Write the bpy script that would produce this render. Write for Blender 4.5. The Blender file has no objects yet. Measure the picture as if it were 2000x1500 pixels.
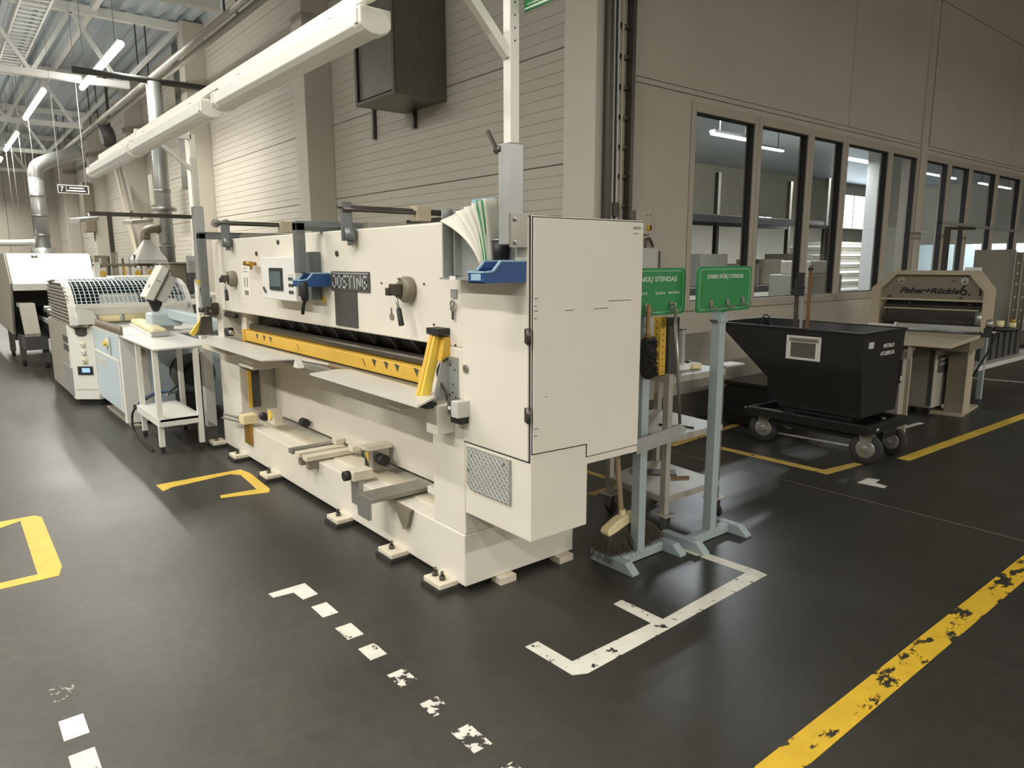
import bpy, math, random
from mathutils import Matrix, Vector
random.seed(7)
C = bpy.context.scene.collection
SC = bpy.context.scene
PI = math.pi
R = math.radians
# ------------------------------------------------------------------ camera
def make_camera():
    yaw, pitch, roll = R(-50.968), R(9.808), R(-0.12)
    sy, cy, sp, cp = math.sin(yaw), math.cos(yaw), math.sin(pitch), math.cos(pitch)
    fwd = Vector((sy*cp, cy*cp, -sp)); right = Vector((cy, -sy, 0)); up = right.cross(fwd)
    c, s = math.cos(roll), math.sin(roll)
    r2 = c*right + s*up; u2 = -s*right + c*up
    cam = bpy.data.cameras.new('camera'); o = bpy.data.objects.new('camera', cam); C.objects.link(o)
    m = Matrix((r2, u2, -fwd)).transposed().to_4x4(); m.translation = (0, 0, 1.6)
    o.matrix_world = m
    cam.sensor_width = 36; cam.lens = 1384.97/2000*36; cam.clip_start = .05; cam.clip_end = 300
    SC.camera = o
make_camera()
# ------------------------------------------------------------------ world, exposure
w = bpy.data.worlds.new('world'); SC.world = w; w.use_nodes = True
w.node_tree.nodes['Background'].inputs[0].default_value = (.62, .72, .85, 1)
w.node_tree.nodes['Background'].inputs[1].default_value = .5
SC.view_settings.view_transform = 'Standard'; SC.view_settings.look = 'None'
SC.view_settings.gamma = 1; SC.view_settings.use_curve_mapping = False
SC.view_settings.exposure = 1.32
# ------------------------------------------------------------------ hall lamps (x0, x1, y, z) : LED battens under the roof
WARM = (1, .965, .89)
HALL = [(-16.5, -12.9, 2.68, 4.95), (-20.7, -17.25, 2.13, 4.95), (-26.8, -23.2, 2.17, 4.95), (-32.0, -29.0, 2.2, 4.95),
        (-10.4, -6.9, -.9, 5.1), (-4.4, -1.0, -.9, 5.1), (2.0, 5.5, -.9, 5.1),
        (-22.0, -18.5, -3.7, 5.0), (-16.0, -12.5, -3.7, 5.0), (-10.0, -6.5, -3.7, 5.0), (-4.0, -.5, -3.7, 5.0), (2.0, 5.5, -3.7, 5.0), (-38.5, -35.5, 1.2, 4.95)]  # last batten is unseen, added to brighten the end wall
POWER = [98, 85, 90, 90, 40, 35, 20, 80, 95, 115, 115, 90, 110]
SPREAD = [150, 160, 160, 160, 160, 160, 160, 160, 160, 165, 165, 165, 160]
def area(x0, x1, y, z, p, col=WARM, spread=150, along='X'):
    l = bpy.data.lights.new('batten_light', 'AREA'); l.shape = 'RECTANGLE'
    l.size = abs(x1-x0); l.size_y = .14; l.energy = p; l.color = col; l.spread = R(spread)
    o = bpy.data.objects.new('batten_light', l); C.objects.link(o)
    if along == 'X': o.location = ((x0+x1)/2, y, z-.075)
    else: o.location = (y, (x0+x1)/2, z-.075); o.rotation_euler = (0, 0, PI/2)
for h, p, sp_ in zip(HALL, POWER, SPREAD): area(*h, p, spread=sp_)
SIDE_FILL = [(1.0, 4.5, 8.5, 5.2), (8.0, 11.5, 8.5, 5.2), (15, 18.5, 8.5, 5.2)]       # (y0, y1, x, z) unseen battens, added to light the shear's side and window wall
for a, p in zip(SIDE_FILL, (270, 250, 240)): area(a[0], a[1], a[2], a[3], p, spread=175, along='Y')
BACK = [(9.2, 10.45, -7.0, 3.85), (9.7, 10.8, -7.0, 3.56), (13.9, 15.1, -9, 4.02), (17.5, 20, -9, 4.1), (22, 25, -9, 4.1), (27, 30, -9, 4.1)]
for b, p in zip(BACK, (35, 35, 80, 180, 260, 320)): area(b[0], b[1], b[2], b[3], p, (.93, .97, 1), 170, along='Y')

# ------------------------------------------------------------------ helpers
def lin(r, g, b):
    f = lambda c: (c/255/12.92 if c/255 <= .04045 else ((c/255+.055)/1.055)**2.4)
    return (f(r), f(g), f(b))
def mat(name, col, rough=.5, metal=0., var=.08, scale=6., bump=0., bscale=40., spec=.5, stretch=None, rvar=.0, coat=0.):
    """plain painted / metal surface with a little procedural mottling"""
    m = bpy.data.materials.new(name); m.use_nodes = True; nt = m.node_tree; n = nt.nodes; b = n['Principled BSDF']
    b.inputs['Roughness'].default_value = rough; b.inputs['Metallic'].default_value = metal
    b.inputs['Specular IOR Level'].default_value = spec
    if coat: b.inputs['Coat Weight'].default_value = coat
    tc = n.new('ShaderNodeTexCoord'); src = tc.outputs['Object']
    if stretch:
        mp = n.new('ShaderNodeMapping'); mp.inputs['Scale'].default_value = stretch
        nt.links.new(src, mp.inputs['Vector']); src = mp.outputs['Vector']
    if var:
        nz = n.new('ShaderNodeTexNoise'); nz.inputs['Scale'].default_value = scale; nz.inputs['Detail'].default_value = 5
        nt.links.new(src, nz.inputs['Vector'])
        mx = n.new('ShaderNodeMix'); mx.data_type = 'RGBA'
        mx.inputs[6].default_value = (*[c*(1-var) for c in col], 1); mx.inputs[7].default_value = (*[min(1, c*(1+var)) for c in col], 1)
        nt.links.new(nz.outputs['Fac'], mx.inputs[0]); nt.links.new(mx.outputs[2], b.inputs['Base Color'])
        if rvar:
            mr = n.new('ShaderNodeMapRange'); mr.inputs[1].default_value = .3; mr.inputs[2].default_value = .7
            mr.inputs[3].default_value = rough-rvar; mr.inputs[4].default_value = rough+rvar
            nt.links.new(nz.outputs['Fac'], mr.inputs[0]); nt.links.new(mr.outputs[0], b.inputs['Roughness'])
    else: b.inputs['Base Color'].default_value = (*col, 1)
    if bump:
        n2 = n.new('ShaderNodeTexNoise'); n2.inputs['Scale'].default_value = bscale; nt.links.new(src, n2.inputs['Vector'])
        bp = n.new('ShaderNodeBump'); bp.inputs['Strength'].default_value = bump; bp.inputs['Distance'].default_value = .01
        nt.links.new(n2.outputs['Fac'], bp.inputs['Height']); nt.links.new(bp.outputs[0], b.inputs['Normal'])
    return m
def emis(name, col, s):
    m = bpy.data.materials.new(name); m.use_nodes = True; b = m.node_tree.nodes['Principled BSDF']
    b.inputs['Base Color'].default_value = (*col, 1); b.inputs['Emission Color'].default_value = (*col, 1); b.inputs['Emission Strength'].default_value = s
    return m
def worn(name, col, amount, scale=14, stretch=(1, 1, 1), rough=.5):
    """floor paint: flakes away (transparent) where the noise is low; amount .3 = slightly worn, .5 = half gone"""
    m = bpy.data.materials.new(name); m.use_nodes = True; nt = m.node_tree; n = nt.nodes; b = n['Principled BSDF']
    b.inputs['Roughness'].default_value = rough
    tc = n.new('ShaderNodeTexCoord'); mp = n.new('ShaderNodeMapping'); mp.inputs['Scale'].default_value = stretch
    nt.links.new(tc.outputs['Object'], mp.inputs['Vector'])
    nz = n.new('ShaderNodeTexNoise'); nz.inputs['Scale'].default_value = scale; nz.inputs['Detail'].default_value = 6; nz.inputs['Roughness'].default_value = .62
    nt.links.new(mp.outputs['Vector'], nz.inputs['Vector'])
    mr = n.new('ShaderNodeMapRange'); mr.inputs[1].default_value = amount-.015; mr.inputs[2].default_value = amount+.015
    nt.links.new(nz.outputs['Fac'], mr.inputs[0]); nt.links.new(mr.outputs[0], b.inputs['Alpha'])
    n2 = n.new('ShaderNodeTexNoise'); n2.inputs['Scale'].default_value = 9; nt.links.new(tc.outputs['Object'], n2.inputs['Vector'])
    mx = n.new('ShaderNodeMix'); mx.data_type = 'RGBA'; mx.inputs[6].default_value = (*[c*.72 for c in col], 1); mx.inputs[7].default_value = (*[min(1, c*1.1) for c in col], 1)
    nt.links.new(n2.outputs['Fac'], mx.inputs[0]); nt.links.new(mx.outputs[2], b.inputs['Base Color'])
    return m

def wloc(o):
    p = Vector((0, 0, 0))
    while o is not None: p += o.location; o = o.parent
    return p
class MB:
    """collects simple shapes into one mesh"""
    def __init__(s): s.v = []; s.f = []; s.sm = []
    def add(s, vs, fs, smooth=False):
        k = len(s.v); s.v += [tuple(v) for v in vs]; s.f += [tuple(i+k for i in f) for f in fs]; s.sm += [smooth]*len(fs); return s
    def box(s, x0, x1, y0, y1, z0, z1):
        x0, x1 = sorted((x0, x1)); y0, y1 = sorted((y0, y1)); z0, z1 = sorted((z0, z1))
        return s.add([(x0, y0, z0), (x1, y0, z0), (x1, y1, z0), (x0, y1, z0), (x0, y0, z1), (x1, y0, z1), (x1, y1, z1), (x0, y1, z1)],
                     [(3, 2, 1, 0), (4, 5, 6, 7), (0, 1, 5, 4), (1, 2, 6, 5), (2, 3, 7, 6), (3, 0, 4, 7)])
    def prism(s, poly, a0, a1, axis='Y'):
        """poly in the two other axes (X: (y,z), Y: (x,z), Z: (x,y)), extruded a0..a1"""
        P = {'X': lambda p, a: (a, p[0], p[1]), 'Y': lambda p, a: (p[0], a, p[1]), 'Z': lambda p, a: (p[0], p[1], a)}[axis]
        n = len(poly); ar = sum(poly[i][0]*poly[(i+1) % n][1]-poly[(i+1) % n][0]*poly[i][1] for i in range(n))
        if (ar < 0) != (axis == 'Y'): poly = poly[::-1]
        if a0 > a1: a0, a1 = a1, a0
        vs = [P(p, a0) for p in poly]+[P(p, a1) for p in poly]
        return s.add(vs, [tuple(range(n))[::-1], tuple(range(n, 2*n))]+[(i, (i+1) % n, n+(i+1) % n, n+i) for i in range(n)])
    def bar(s, p0, p1, w, h=None, up=(0, 0, 1)):
        """square bar between two points; w across, h along 'up'"""
        h = h or w; p0 = Vector(p0); p1 = Vector(p1); d = (p1-p0).normalized(); u = Vector(up)
        if abs(d.dot(u)) > .98: u = Vector((1, 0, 0))
        sd = d.cross(u).normalized(); u = sd.cross(d).normalized(); sd *= w/2; u *= h/2
        q = [-sd-u, sd-u, sd+u, -sd+u]
        return s.add([p0+a for a in q]+[p1+a for a in q], [(0, 1, 2, 3), (7, 6, 5, 4), (1, 0, 4, 5), (2, 1, 5, 6), (3, 2, 6, 7), (0, 3, 7, 4)])
    def cyl(s, p0, p1, r, r1=None, n=16, caps=True):
        r1 = r if r1 is None else r1; p0 = Vector(p0); p1 = Vector(p1); d = (p1-p0).normalized()
        a = d.orthogonal().normalized(); b = d.cross(a)
        cs = [a*math.cos(2*PI*i/n)+b*math.sin(2*PI*i/n) for i in range(n)]
        k = len(s.v); s.v += [tuple(p0+c*r) for c in cs]+[tuple(p1+c*r1) for c in cs]
        for i in range(n): s.f.append((k+i, k+(i+1) % n, k+n+(i+1) % n, k+n+i)); s.sm.append(True)
        if caps: s.f.append(tuple(range(k+n-1, k-1, -1))); s.f.append(tuple(range(k+n, k+2*n))); s.sm += [False, False]
        return s
    def ring(s, c, axis, r0, r1, n=24, h=.01):
        """flat annulus with thickness h along axis"""
        c = Vector(c); d = Vector(axis).normalized(); a = d.orthogonal().normalized(); b = d.cross(a); k = len(s.v)
        for rr, t in ((r0, -h/2), (r1, -h/2), (r1, h/2), (r0, h/2)):
            s.v += [tuple(c+(a*math.cos(2*PI*i/n)+b*math.sin(2*PI*i/n))*rr+d*t) for i in range(n)]
        for j in range(4):
            for i in range(n):
                s.f.append((k+j*n+i, k+j*n+(i+1) % n, k+((j+1) % 4)*n+(i+1) % n, k+((j+1) % 4)*n+i)); s.sm.append(j in (1, 3))
        return s
    def tube(s, pts, r, n=8, sub=6):
        """round tube along a smooth path"""
        P = [Vector(p) for p in pts]
        if sub > 1 and len(P) > 2:
            Q = []
            for i in range(len(P)-1):
                a, b, c, d = P[max(i-1, 0)], P[i], P[i+1], P[min(i+2, len(P)-1)]
                for j in range(sub):
                    t = j/sub; Q.append(.5*((2*b)+(c-a)*t+(2*a-5*b+4*c-d)*t*t+(3*b-a-3*c+d)*t**3))
            Q.append(P[-1]); P = Q
        k = len(s.v); prev = None
        for i, p in enumerate(P):
            d = (P[min(i+1, len(P)-1)]-P[max(i-1, 0)]).normalized()
            a = d.orthogonal().normalized() if prev is None else (prev-d*prev.dot(d)).normalized()
            prev = a; b = d.cross(a)
            s.v += [tuple(p+(a*math.cos(2*PI*j/n)+b*math.sin(2*PI*j/n))*r) for j in range(n)]
        for i in range(len(P)-1):
            for j in range(n):
                s.f.append((k+i*n+j, k+i*n+(j+1) % n, k+(i+1)*n+(j+1) % n, k+(i+1)*n+j)); s.sm.append(True)
        s.f.append(tuple(range(k+n-1, k-1, -1))); L = k+(len(P)-1)*n; s.f.append(tuple(range(L, L+n))); s.sm += [False, False]
        return s
    def lathe(s, c, prof, axis=(0, 0, 1), n=24):
        """prof: list of (r, h) along axis from c"""
        c = Vector(c); d = Vector(axis).normalized(); a = d.orthogonal().normalized(); b = d.cross(a); k = len(s.v)
        for r, h in prof: s.v += [tuple(c+d*h+(a*math.cos(2*PI*i/n)+b*math.sin(2*PI*i/n))*r) for i in range(n)]
        for j in range(len(prof)-1):
            for i in range(n): s.f.append((k+j*n+i, k+j*n+(i+1) % n, k+(j+1)*n+(i+1) % n, k+(j+1)*n+i)); s.sm.append(True)
        s.f.append(tuple(range(k+n-1, k-1, -1))); L = k+(len(prof)-1)*n; s.f.append(tuple(range(L, L+n))); s.sm += [False, False]
        return s
    def build(s, name, m, parent=None, bevel=0., world=True, kind=None, label=None, seg=2):
        me = bpy.data.meshes.new(name); off = wloc(parent) if (parent is not None and world) else Vector((0, 0, 0))
        me.from_pydata([tuple(Vector(v)-off) for v in s.v], [], s.f)
        me.polygons.foreach_set('use_smooth', s.sm); me.materials.append(m); me.update()
        o = bpy.data.objects.new(name, me); C.objects.link(o)
        if parent is not None: o.parent = parent
        if bevel:
            b = o.modifiers.new('bevel', 'BEVEL'); b.width = bevel; b.segments = seg; b.limit_method = 'ANGLE'; b.angle_limit = R(40)
        if kind: o['kind'] = kind
        if label: o['label'] = label
        return o
def box(name, m, parent, x0, x1, y0, y1, z0, z1, bevel=0., **k): return MB().box(x0, x1, y0, y1, z0, z1).build(name, m, parent, bevel, **k)
def prism(name, m, parent, poly, a0, a1, axis='Y', bevel=0., **k): return MB().prism(poly, a0, a1, axis).build(name, m, parent, bevel, **k)
def cyl(name, m, parent, p0, p1, r, r1=None, n=20, bevel=0., **k): return MB().cyl(p0, p1, r, r1, n).build(name, m, parent, bevel, **k)
def tube(name, m, parent, pts, r, n=8, **k): return MB().tube(pts, r, n).build(name, m, parent, **k)
def tag(o, label, cat, group=None):
    o['label'] = label; o['category'] = cat
    if group: o['group'] = group
    return o
def thing(name, label, cat, loc=(0, 0, 0), group=None):
    o = bpy.data.objects.new(name, None); C.objects.link(o); o.location = loc; o.empty_display_size = .1
    return tag(o, label, cat, group)
def struct(o): o['kind'] = 'structure'; return o
def sroot(name, loc=(0, 0, 0)):
    o = bpy.data.objects.new(name, None); C.objects.link(o); o.location = loc; o['kind'] = 'structure'; return o
def dup_tree(root, loc, label=None, group=None):
    r = root.copy(); C.objects.link(r); r.location = loc
    if label: r['label'] = label
    if group: r['group'] = group
    for ch in list(root.children):
        c = ch.copy(); C.objects.link(c); c.parent = r
        for g in list(ch.children):
            d = g.copy(); C.objects.link(d); d.parent = c
    return r
ROT = {'-Y': Matrix(((1, 0, 0), (0, 0, -1), (0, 1, 0))), '+X': Matrix(((0, 0, 1), (1, 0, 0), (0, 1, 0))), '+Z': Matrix.Identity(3)}
def text(s, m, parent, loc, height, width=None, face='-Y', name='lettering', bold=0., shear=0., depth=.0006, world=True, center=True):
    """flat lettering as a mesh: letters 'height' tall (cap height), fitted to width, facing -Y or +X"""
    cu = bpy.data.curves.new('t', 'FONT'); cu.body = s; cu.size = 1; cu.offset = bold; cu.shear = shear; cu.extrude = .001; cu.resolution_u = 3
    o = bpy.data.objects.new('t', cu); C.objects.link(o); bpy.context.view_layer.update()
    me = bpy.data.meshes.new_from_object(o.evaluated_get(bpy.context.evaluated_depsgraph_get())); bpy.data.objects.remove(o)
    xs = [v.co.x for v in me.vertices]; ys = [v.co.y for v in me.vertices]; x0, x1 = min(xs), max(xs)
    cap = .7; k = height/cap; kx = (width/(x1-x0)) if width else k
    M = ROT[face]; off = wloc(parent) if world else Vector((0, 0, 0)); L = Vector(loc)-off
    for v in me.vertices:
        x = (v.co.x-(x0+x1)/2 if center else v.co.x-x0)*kx; y = v.co.y*k
        v.co = M @ Vector((x, y, depth if v.co.z > 0 else 0))+L
    me.materials.clear(); me.materials.append(m)
    ob = bpy.data.objects.new(name, me); C.objects.link(ob); ob.parent = parent; return ob

# ------------------------------------------------------------------ materials
M = {}
def D(k, *a, **kw): M[k] = mat(k, *a, **kw)
D('cream', lin(224, 218, 204), .42, var=.05, scale=3, rvar=.05)
D('cream2', lin(214, 205, 184), .5, var=.1, scale=9)
D('white', lin(228, 227, 220), .45, var=.04)
D('lampwhite', lin(236, 233, 222), .35, var=.02)
D('paper', lin(226, 222, 208), .8, var=.03)
D('blackpaint', lin(26, 26, 24), .38, var=.25, scale=5)
D('black', lin(34, 34, 33), .55, var=.2)
D('rubber', lin(44, 43, 40), .8, var=.2)
D('darkgrey', lin(74, 74, 70), .5, var=.15)
D('greybracket', lin(116, 120, 119), .4, .3, var=.12)
D('steel', lin(168, 166, 158), .35, .75, var=.12, scale=12)
D('darksteel', lin(92, 88, 80), .4, .7, var=.2, scale=14)
D('galv', lin(176, 178, 174), .4, .55, var=.15, scale=9)
D('sheet', lin(218, 216, 208), .35, .12, var=.06, scale=4)
D('bedsteel', lin(150, 146, 136), .4, .5, var=.15, scale=10, stretch=(1, 8, 8))
D('yellow', lin(214, 172, 66), .45, var=.14, scale=10)
D('guardyellow', lin(236, 204, 84), .45, var=.06)
D('brass', lin(176, 136, 58), .35, .7, var=.1)
D('blue', lin(42, 78, 134), .4, var=.06)
D('bluelight', lin(150, 186, 206), .4, var=.06)
D('paleblue', lin(186, 200, 204), .45, var=.05)
D('machwhite', lin(222, 221, 212), .4, var=.05)
D('machgrey', lin(150, 145, 132), .5, var=.08)
D('green', lin(44, 132, 72), .4, var=.05)
D('greenlight', lin(150, 196, 160), .5, var=.03)
D('paintblue', lin(160, 172, 172), .45, var=.08, scale=10)
D('cartgrey', lin(176, 170, 158), .45, .15, var=.12, scale=8)
D('concrete', lin(186, 178, 162), .85, var=.09, scale=1.6, bump=.12, bscale=30)
D('plinth', lin(96, 92, 82), .85, var=.14, scale=3, bump=.2, bscale=30)
D('wallpanel', lin(188, 182, 168), .6, var=.04, scale=1.2)
D('column', lin(196, 190, 176), .7, var=.05, scale=1.5)
D('roof', lin(186, 196, 200), .45, .25, var=.06)
D('truss', lin(222, 222, 216), .5, var=.06)
D('pipe', lin(196, 194, 184), .4, .3, var=.05)
D('frame', lin(176, 167, 150), .45, var=.05, scale=4)
D('gasket', lin(40, 40, 38), .7, var=.1)
D('duct', lin(112, 110, 98), .38, .65, var=.22, scale=5)
D('wood', lin(150, 120, 78), .6, var=.25, scale=20, stretch=(8, 8, 1))
D('handle', lin(188, 170, 136), .5, var=.12, scale=12)
D('bristle', lin(92, 86, 74), .9, var=.4, scale=60)
D('creamplastic', lin(226, 212, 166), .5, var=.08)
D('machbrown', lin(128, 120, 102), .5, var=.08)
D('beige', lin(180, 168, 144), .5, var=.07)
D('screen', lin(98, 112, 116), .2, var=.12)
D('darkscreen', lin(58, 62, 62), .2, var=.15)
D('ink', lin(24, 23, 22), .6, var=0)
D('greyink', lin(120, 118, 110), .7, var=0)
D('letterwhite', lin(226, 224, 216), .6, var=0)
D('silverletter', lin(176, 180, 180), .45, .2, var=0)
D('rust', lin(122, 92, 60), .7, .2, var=.35, scale=30)
D('greyplastic', lin(196, 194, 186), .5, var=.04)
M['tube'] = emis('lit_tube', (1, .975, .93), 11)
M['backtube'] = emis('lit_tube_cool', (.95, .98, 1), 5)
M['daylight'] = emis('daylight_pane', (.86, .95, 1), 2.6)
M['lcd'] = emis('status_display', (.2, .34, .5), .5)
def floor_mat():
    m = bpy.data.materials.new('polished_dark_concrete'); m.use_nodes = True; nt = m.node_tree; n = nt.nodes; b = n['Principled BSDF']; L = nt.links.new
    tc = n.new('ShaderNodeTexCoord')
    def noise(sc, det=6, rough=.6, stretch=None):
        z = n.new('ShaderNodeTexNoise'); z.inputs['Scale'].default_value = sc; z.inputs['Detail'].default_value = det; z.inputs['Roughness'].default_value = rough
        if stretch:
            mp = n.new('ShaderNodeMapping'); mp.inputs['Scale'].default_value = stretch; mp.inputs['Rotation'].default_value = (0, 0, .7)
            L(tc.outputs['Object'], mp.inputs['Vector']); L(mp.outputs['Vector'], z.inputs['Vector'])
        else: L(tc.outputs['Object'], z.inputs['Vector'])
        return z
    big, fine, scr = noise(.55), noise(16, 8, .7), noise(3, 8, .75, (1, 22, 1))
    cr = n.new('ShaderNodeValToRGB'); e = cr.color_ramp.elements
    e[0].position = .3; e[0].color = (*lin(48, 46, 42), 1); e[1].position = .72; e[1].color = (*lin(62, 60, 55), 1); L(big.outputs['Fac'], cr.inputs[0])
    mx = n.new('ShaderNodeMix'); mx.data_type = 'RGBA'; mx.blend_type = 'MULTIPLY'; mx.inputs[0].default_value = .5
    cf = n.new('ShaderNodeValToRGB'); f = cf.color_ramp.elements; f[0].position = .3; f[0].color = (.6, .6, .6, 1); f[1].position = .7; f[1].color = (1.3, 1.3, 1.28, 1)
    sep = n.new('ShaderNodeSeparateXYZ'); L(tc.outputs['Object'], sep.inputs[0])      # floor colour is multiplied paler in front of the machines
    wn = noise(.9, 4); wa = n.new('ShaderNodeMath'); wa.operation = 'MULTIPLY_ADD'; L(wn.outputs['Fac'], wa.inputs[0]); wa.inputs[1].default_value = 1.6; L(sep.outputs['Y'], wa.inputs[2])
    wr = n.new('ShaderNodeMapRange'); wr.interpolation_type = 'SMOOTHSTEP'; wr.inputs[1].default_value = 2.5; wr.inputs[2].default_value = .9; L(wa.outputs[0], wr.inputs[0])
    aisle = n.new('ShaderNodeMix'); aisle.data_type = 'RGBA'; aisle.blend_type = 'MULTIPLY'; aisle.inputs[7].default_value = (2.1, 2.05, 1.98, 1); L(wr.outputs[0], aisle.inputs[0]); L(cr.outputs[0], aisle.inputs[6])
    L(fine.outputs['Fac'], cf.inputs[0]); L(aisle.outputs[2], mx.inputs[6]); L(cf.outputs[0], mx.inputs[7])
    sr = n.new('ShaderNodeMapRange'); sr.inputs[1].default_value = .69; sr.inputs[2].default_value = .78; sr.inputs[4].default_value = .5; L(scr.outputs['Fac'], sr.inputs[0])
    m2 = n.new('ShaderNodeMix'); m2.data_type = 'RGBA'; m2.inputs[7].default_value = (*lin(128, 124, 114), 1)
    L(sr.outputs[0], m2.inputs[0]); L(mx.outputs[2], m2.inputs[6]); L(m2.outputs[2], b.inputs['Base Color'])
    rr = n.new('ShaderNodeMapRange'); rr.inputs[1].default_value = .3; rr.inputs[2].default_value = .7; rr.inputs[3].default_value = .33; rr.inputs[4].default_value = .46
    L(big.outputs['Fac'], rr.inputs[0]); L(rr.outputs[0], b.inputs['Roughness'])
    bp = n.new('ShaderNodeBump'); bp.inputs['Strength'].default_value = .1; bp.inputs['Distance'].default_value = .004
    L(fine.outputs['Fac'], bp.inputs['Height']); L(bp.outputs[0], b.inputs['Normal'])
    return m
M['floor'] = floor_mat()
def glass_mat():
    m = bpy.data.materials.new('window_glass'); m.use_nodes = True; nt = m.node_tree; n = nt.nodes; n.remove(n['Principled BSDF'])
    t = n.new('ShaderNodeBsdfTransparent'); t.inputs[0].default_value = (.84, .87, .88, 1)
    g = n.new('ShaderNodeBsdfGlossy'); g.inputs['Roughness'].default_value = .02
    fr = n.new('ShaderNodeFresnel'); fr.inputs[0].default_value = 1.6
    mx = n.new('ShaderNodeMixShader'); nt.links.new(fr.outputs[0], mx.inputs[0]); nt.links.new(t.outputs[0], mx.inputs[1]); nt.links.new(g.outputs[0], mx.inputs[2])
    nt.links.new(mx.outputs[0], n['Material Output'].inputs[0]); return m
M['glass'] = glass_mat()
# ================================================================== the setting
COLX = [-4.6, -10.445, -16.27, -22.1, -27.9, -33.75, -39.6]
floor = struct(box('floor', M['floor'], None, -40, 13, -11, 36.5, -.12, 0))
# --- painted markings: thin films of paint on the floor
P_W = worn('white_paint_worn', lin(226, 222, 208), .40, 16); P_W2 = worn('white_paint_flaked', lin(226, 222, 210), .50, 20)
P_W3 = worn('white_paint_ghost', lin(190, 186, 174), .57, 26); P_WS = worn('white_paint', lin(232, 230, 220), .30, 16)
P_Y = worn('yellow_paint', lin(226, 190, 74), .30, 10); P_Y2 = worn('yellow_paint_flaked', lin(226, 184, 52), .435, 5, (2.2, 1, 1))
P_YL = worn('yellow_paint_thin', lin(206, 172, 90), .38, 14)
def mark(name, m, pts, z=.0015):
    o = prism(name, m, floor, pts, .0002, z, 'Z'); return o
def rect(name, m, x0, x1, y0, y1): return mark(name, m, [(x0, y0), (x1, y0), (x1, y1), (x0, y1)])
# left yellow box on the aisle (leaves the frame)
mark('yellow_line', P_Y, [(-5.30, -.5), (-5.30, .35), (-5.24, .385), (-4.29, .378), (-4.16, .35), (-4.17, -.5), (-4.24, -.5), (-4.25, .265), (-5.235, .272), (-5.17, .16), (-5.18, -.5)])
# yellow box in front of the guillotine
mark('yellow_line', P_Y, [(-5.49, 1.11), (-5.50, 1.72), (-5.34, 1.745), (-4.87, 1.72), (-4.80, 1.685), (-4.89, 1.385), (-4.95, 1.40), (-4.93, 1.645), (-5.345, 1.672), (-5.42, 1.62), (-5.36, 1.19), (-5.30, 1.115)])
# white corner and dashes (pallet slot)
mark('white_corner', P_WS, [(-3.27, 1.115), (-3.27, 1.30), (-3.115, 1.302), (-3.105, 1.222), (-3.205, 1.216), (-3.215, 1.118)])
for i, (x0, x1) in enumerate(((-3.01, -2.88), (-2.755, -2.63), (-2.535, -2.425), (-2.29, -2.185), (-2.05, -1.955), (-1.845, -1.71), (-1.6, -1.48))):
    rect('white_dash', P_WS if i < 1 else (P_W if i < 3 else P_W2), x0, x1, 1.222, 1.298)
for i, (x0, x1) in enumerate(((-3.015, -2.885), (-2.77, -2.635), (-2.54, -2.41), (-2.3, -2.2))):
    rect('white_dash', P_W3 if i == 0 else P_WS if i == 1 else P_W, x0, x1, .18, .256)
# white outline by the guillotine's end
mark('white_line', P_W, [(-2.105, 1.775), (-2.105, 1.845), (-1.90, 1.852), (-1.90, 2.34), (-2.13, 2.343), (-2.135, 2.405), (-1.89, 2.41), (-1.93, 3.125), (-2.44, 3.10), (-2.46, 3.165), (-1.905, 3.20), (-1.845, 3.19), (-1.80, 1.84), (-1.83, 1.785)])
# yellow lines of the aisle, and of the skip's place
rect('yellow_line', P_Y2, -1.09, -.985, -10.5, 36)
mark('yellow_line', P_Y, [(-2.385, 6.0), (-2.29, 6.0), (-1.86, 20), (-1.96, 20)])
mark('yellow_line', P_YL, [(-3.56, 5.13), (-3.56, 5.205), (-2.605, 5.222), (-2.545, 5.61), (-2.48, 5.61), (-2.525, 5.125)])
mark('white_line', P_W, [(-3.5, 6.02), (-3.5, 6.075), (-2.44, 6.16), (-2.44, 6.105)])
mark('yellow_line', P_YL, [(-3.86, 4.9), (-3.79, 4.9), (-3.93, 6.5), (-4.0, 6.5)])
mark('yellow_line', P_YL, [(-3.9, 3.80), (-3.3, 3.80), (-3.30, 3.40), (-3.37, 3.40), (-3.37, 3.74), (-3.9, 3.74)])
mark('white_corner', P_WS, [(-2.285, 5.10), (-2.287, 5.27), (-2.21, 5.30), (-2.2, 5.2), (-2.108, 5.18), (-2.105, 5.12)])
mark('white_line', P_W, [(-2.99, 7.0), (-2.81, 7.03), (-2.77, 7.55), (-2.82, 7.55), (-2.86, 7.08), (-2.99, 7.05)])
mark('white_line', P_W, [(-3.6, 10.95), (-3.6, 11.05), (-2.2, 11.35), (-2.2, 11.25)])
M['joint'] = mat('joint_filler', lin(104, 101, 92), .6, var=.1)
rect('floor_joint', M['joint'], -9.6, 8, 4.744, 4.756)
# --- back wall of ribbed sandwich panels
def wall_panel(x0, x1, z0, z1):
    """one ribbed panel: V grooves every 107 mm, proud edges"""
    d = .055; prof = [(d, z0+.004), (.006, z0+.004), (0, z0+.010)]; z = z0+.1066
    while z < z1-.03:
        prof += [(0, z-.007), (.007, z-.003), (.007, z+.003), (0, z+.007)]; z += .1066
    prof += [(0, z1-.010), (.006, z1-.004), (d, z1-.004)]
    return MB().prism([(4.9+a, b) for a, b in prof], x0, x1, 'X')
wall_back = struct(box('wall_back', M['wallpanel'], None, -40, -4.5, 4.955, 5.1, 0, 6.6))
for i in range(6):
    x1, x0 = COLX[i]-.19, COLX[i+1]+.19
    box('plinth_panel', M['plinth'], wall_back, x0, x1, 4.89, 4.955, 0, .396)
    for k in range(6): wall_panel(x0, x1, .40+1.0665*k, min(.40+1.0665*(k+1), 6.55)).build('panel', M['wallpanel'], wall_back)
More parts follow.
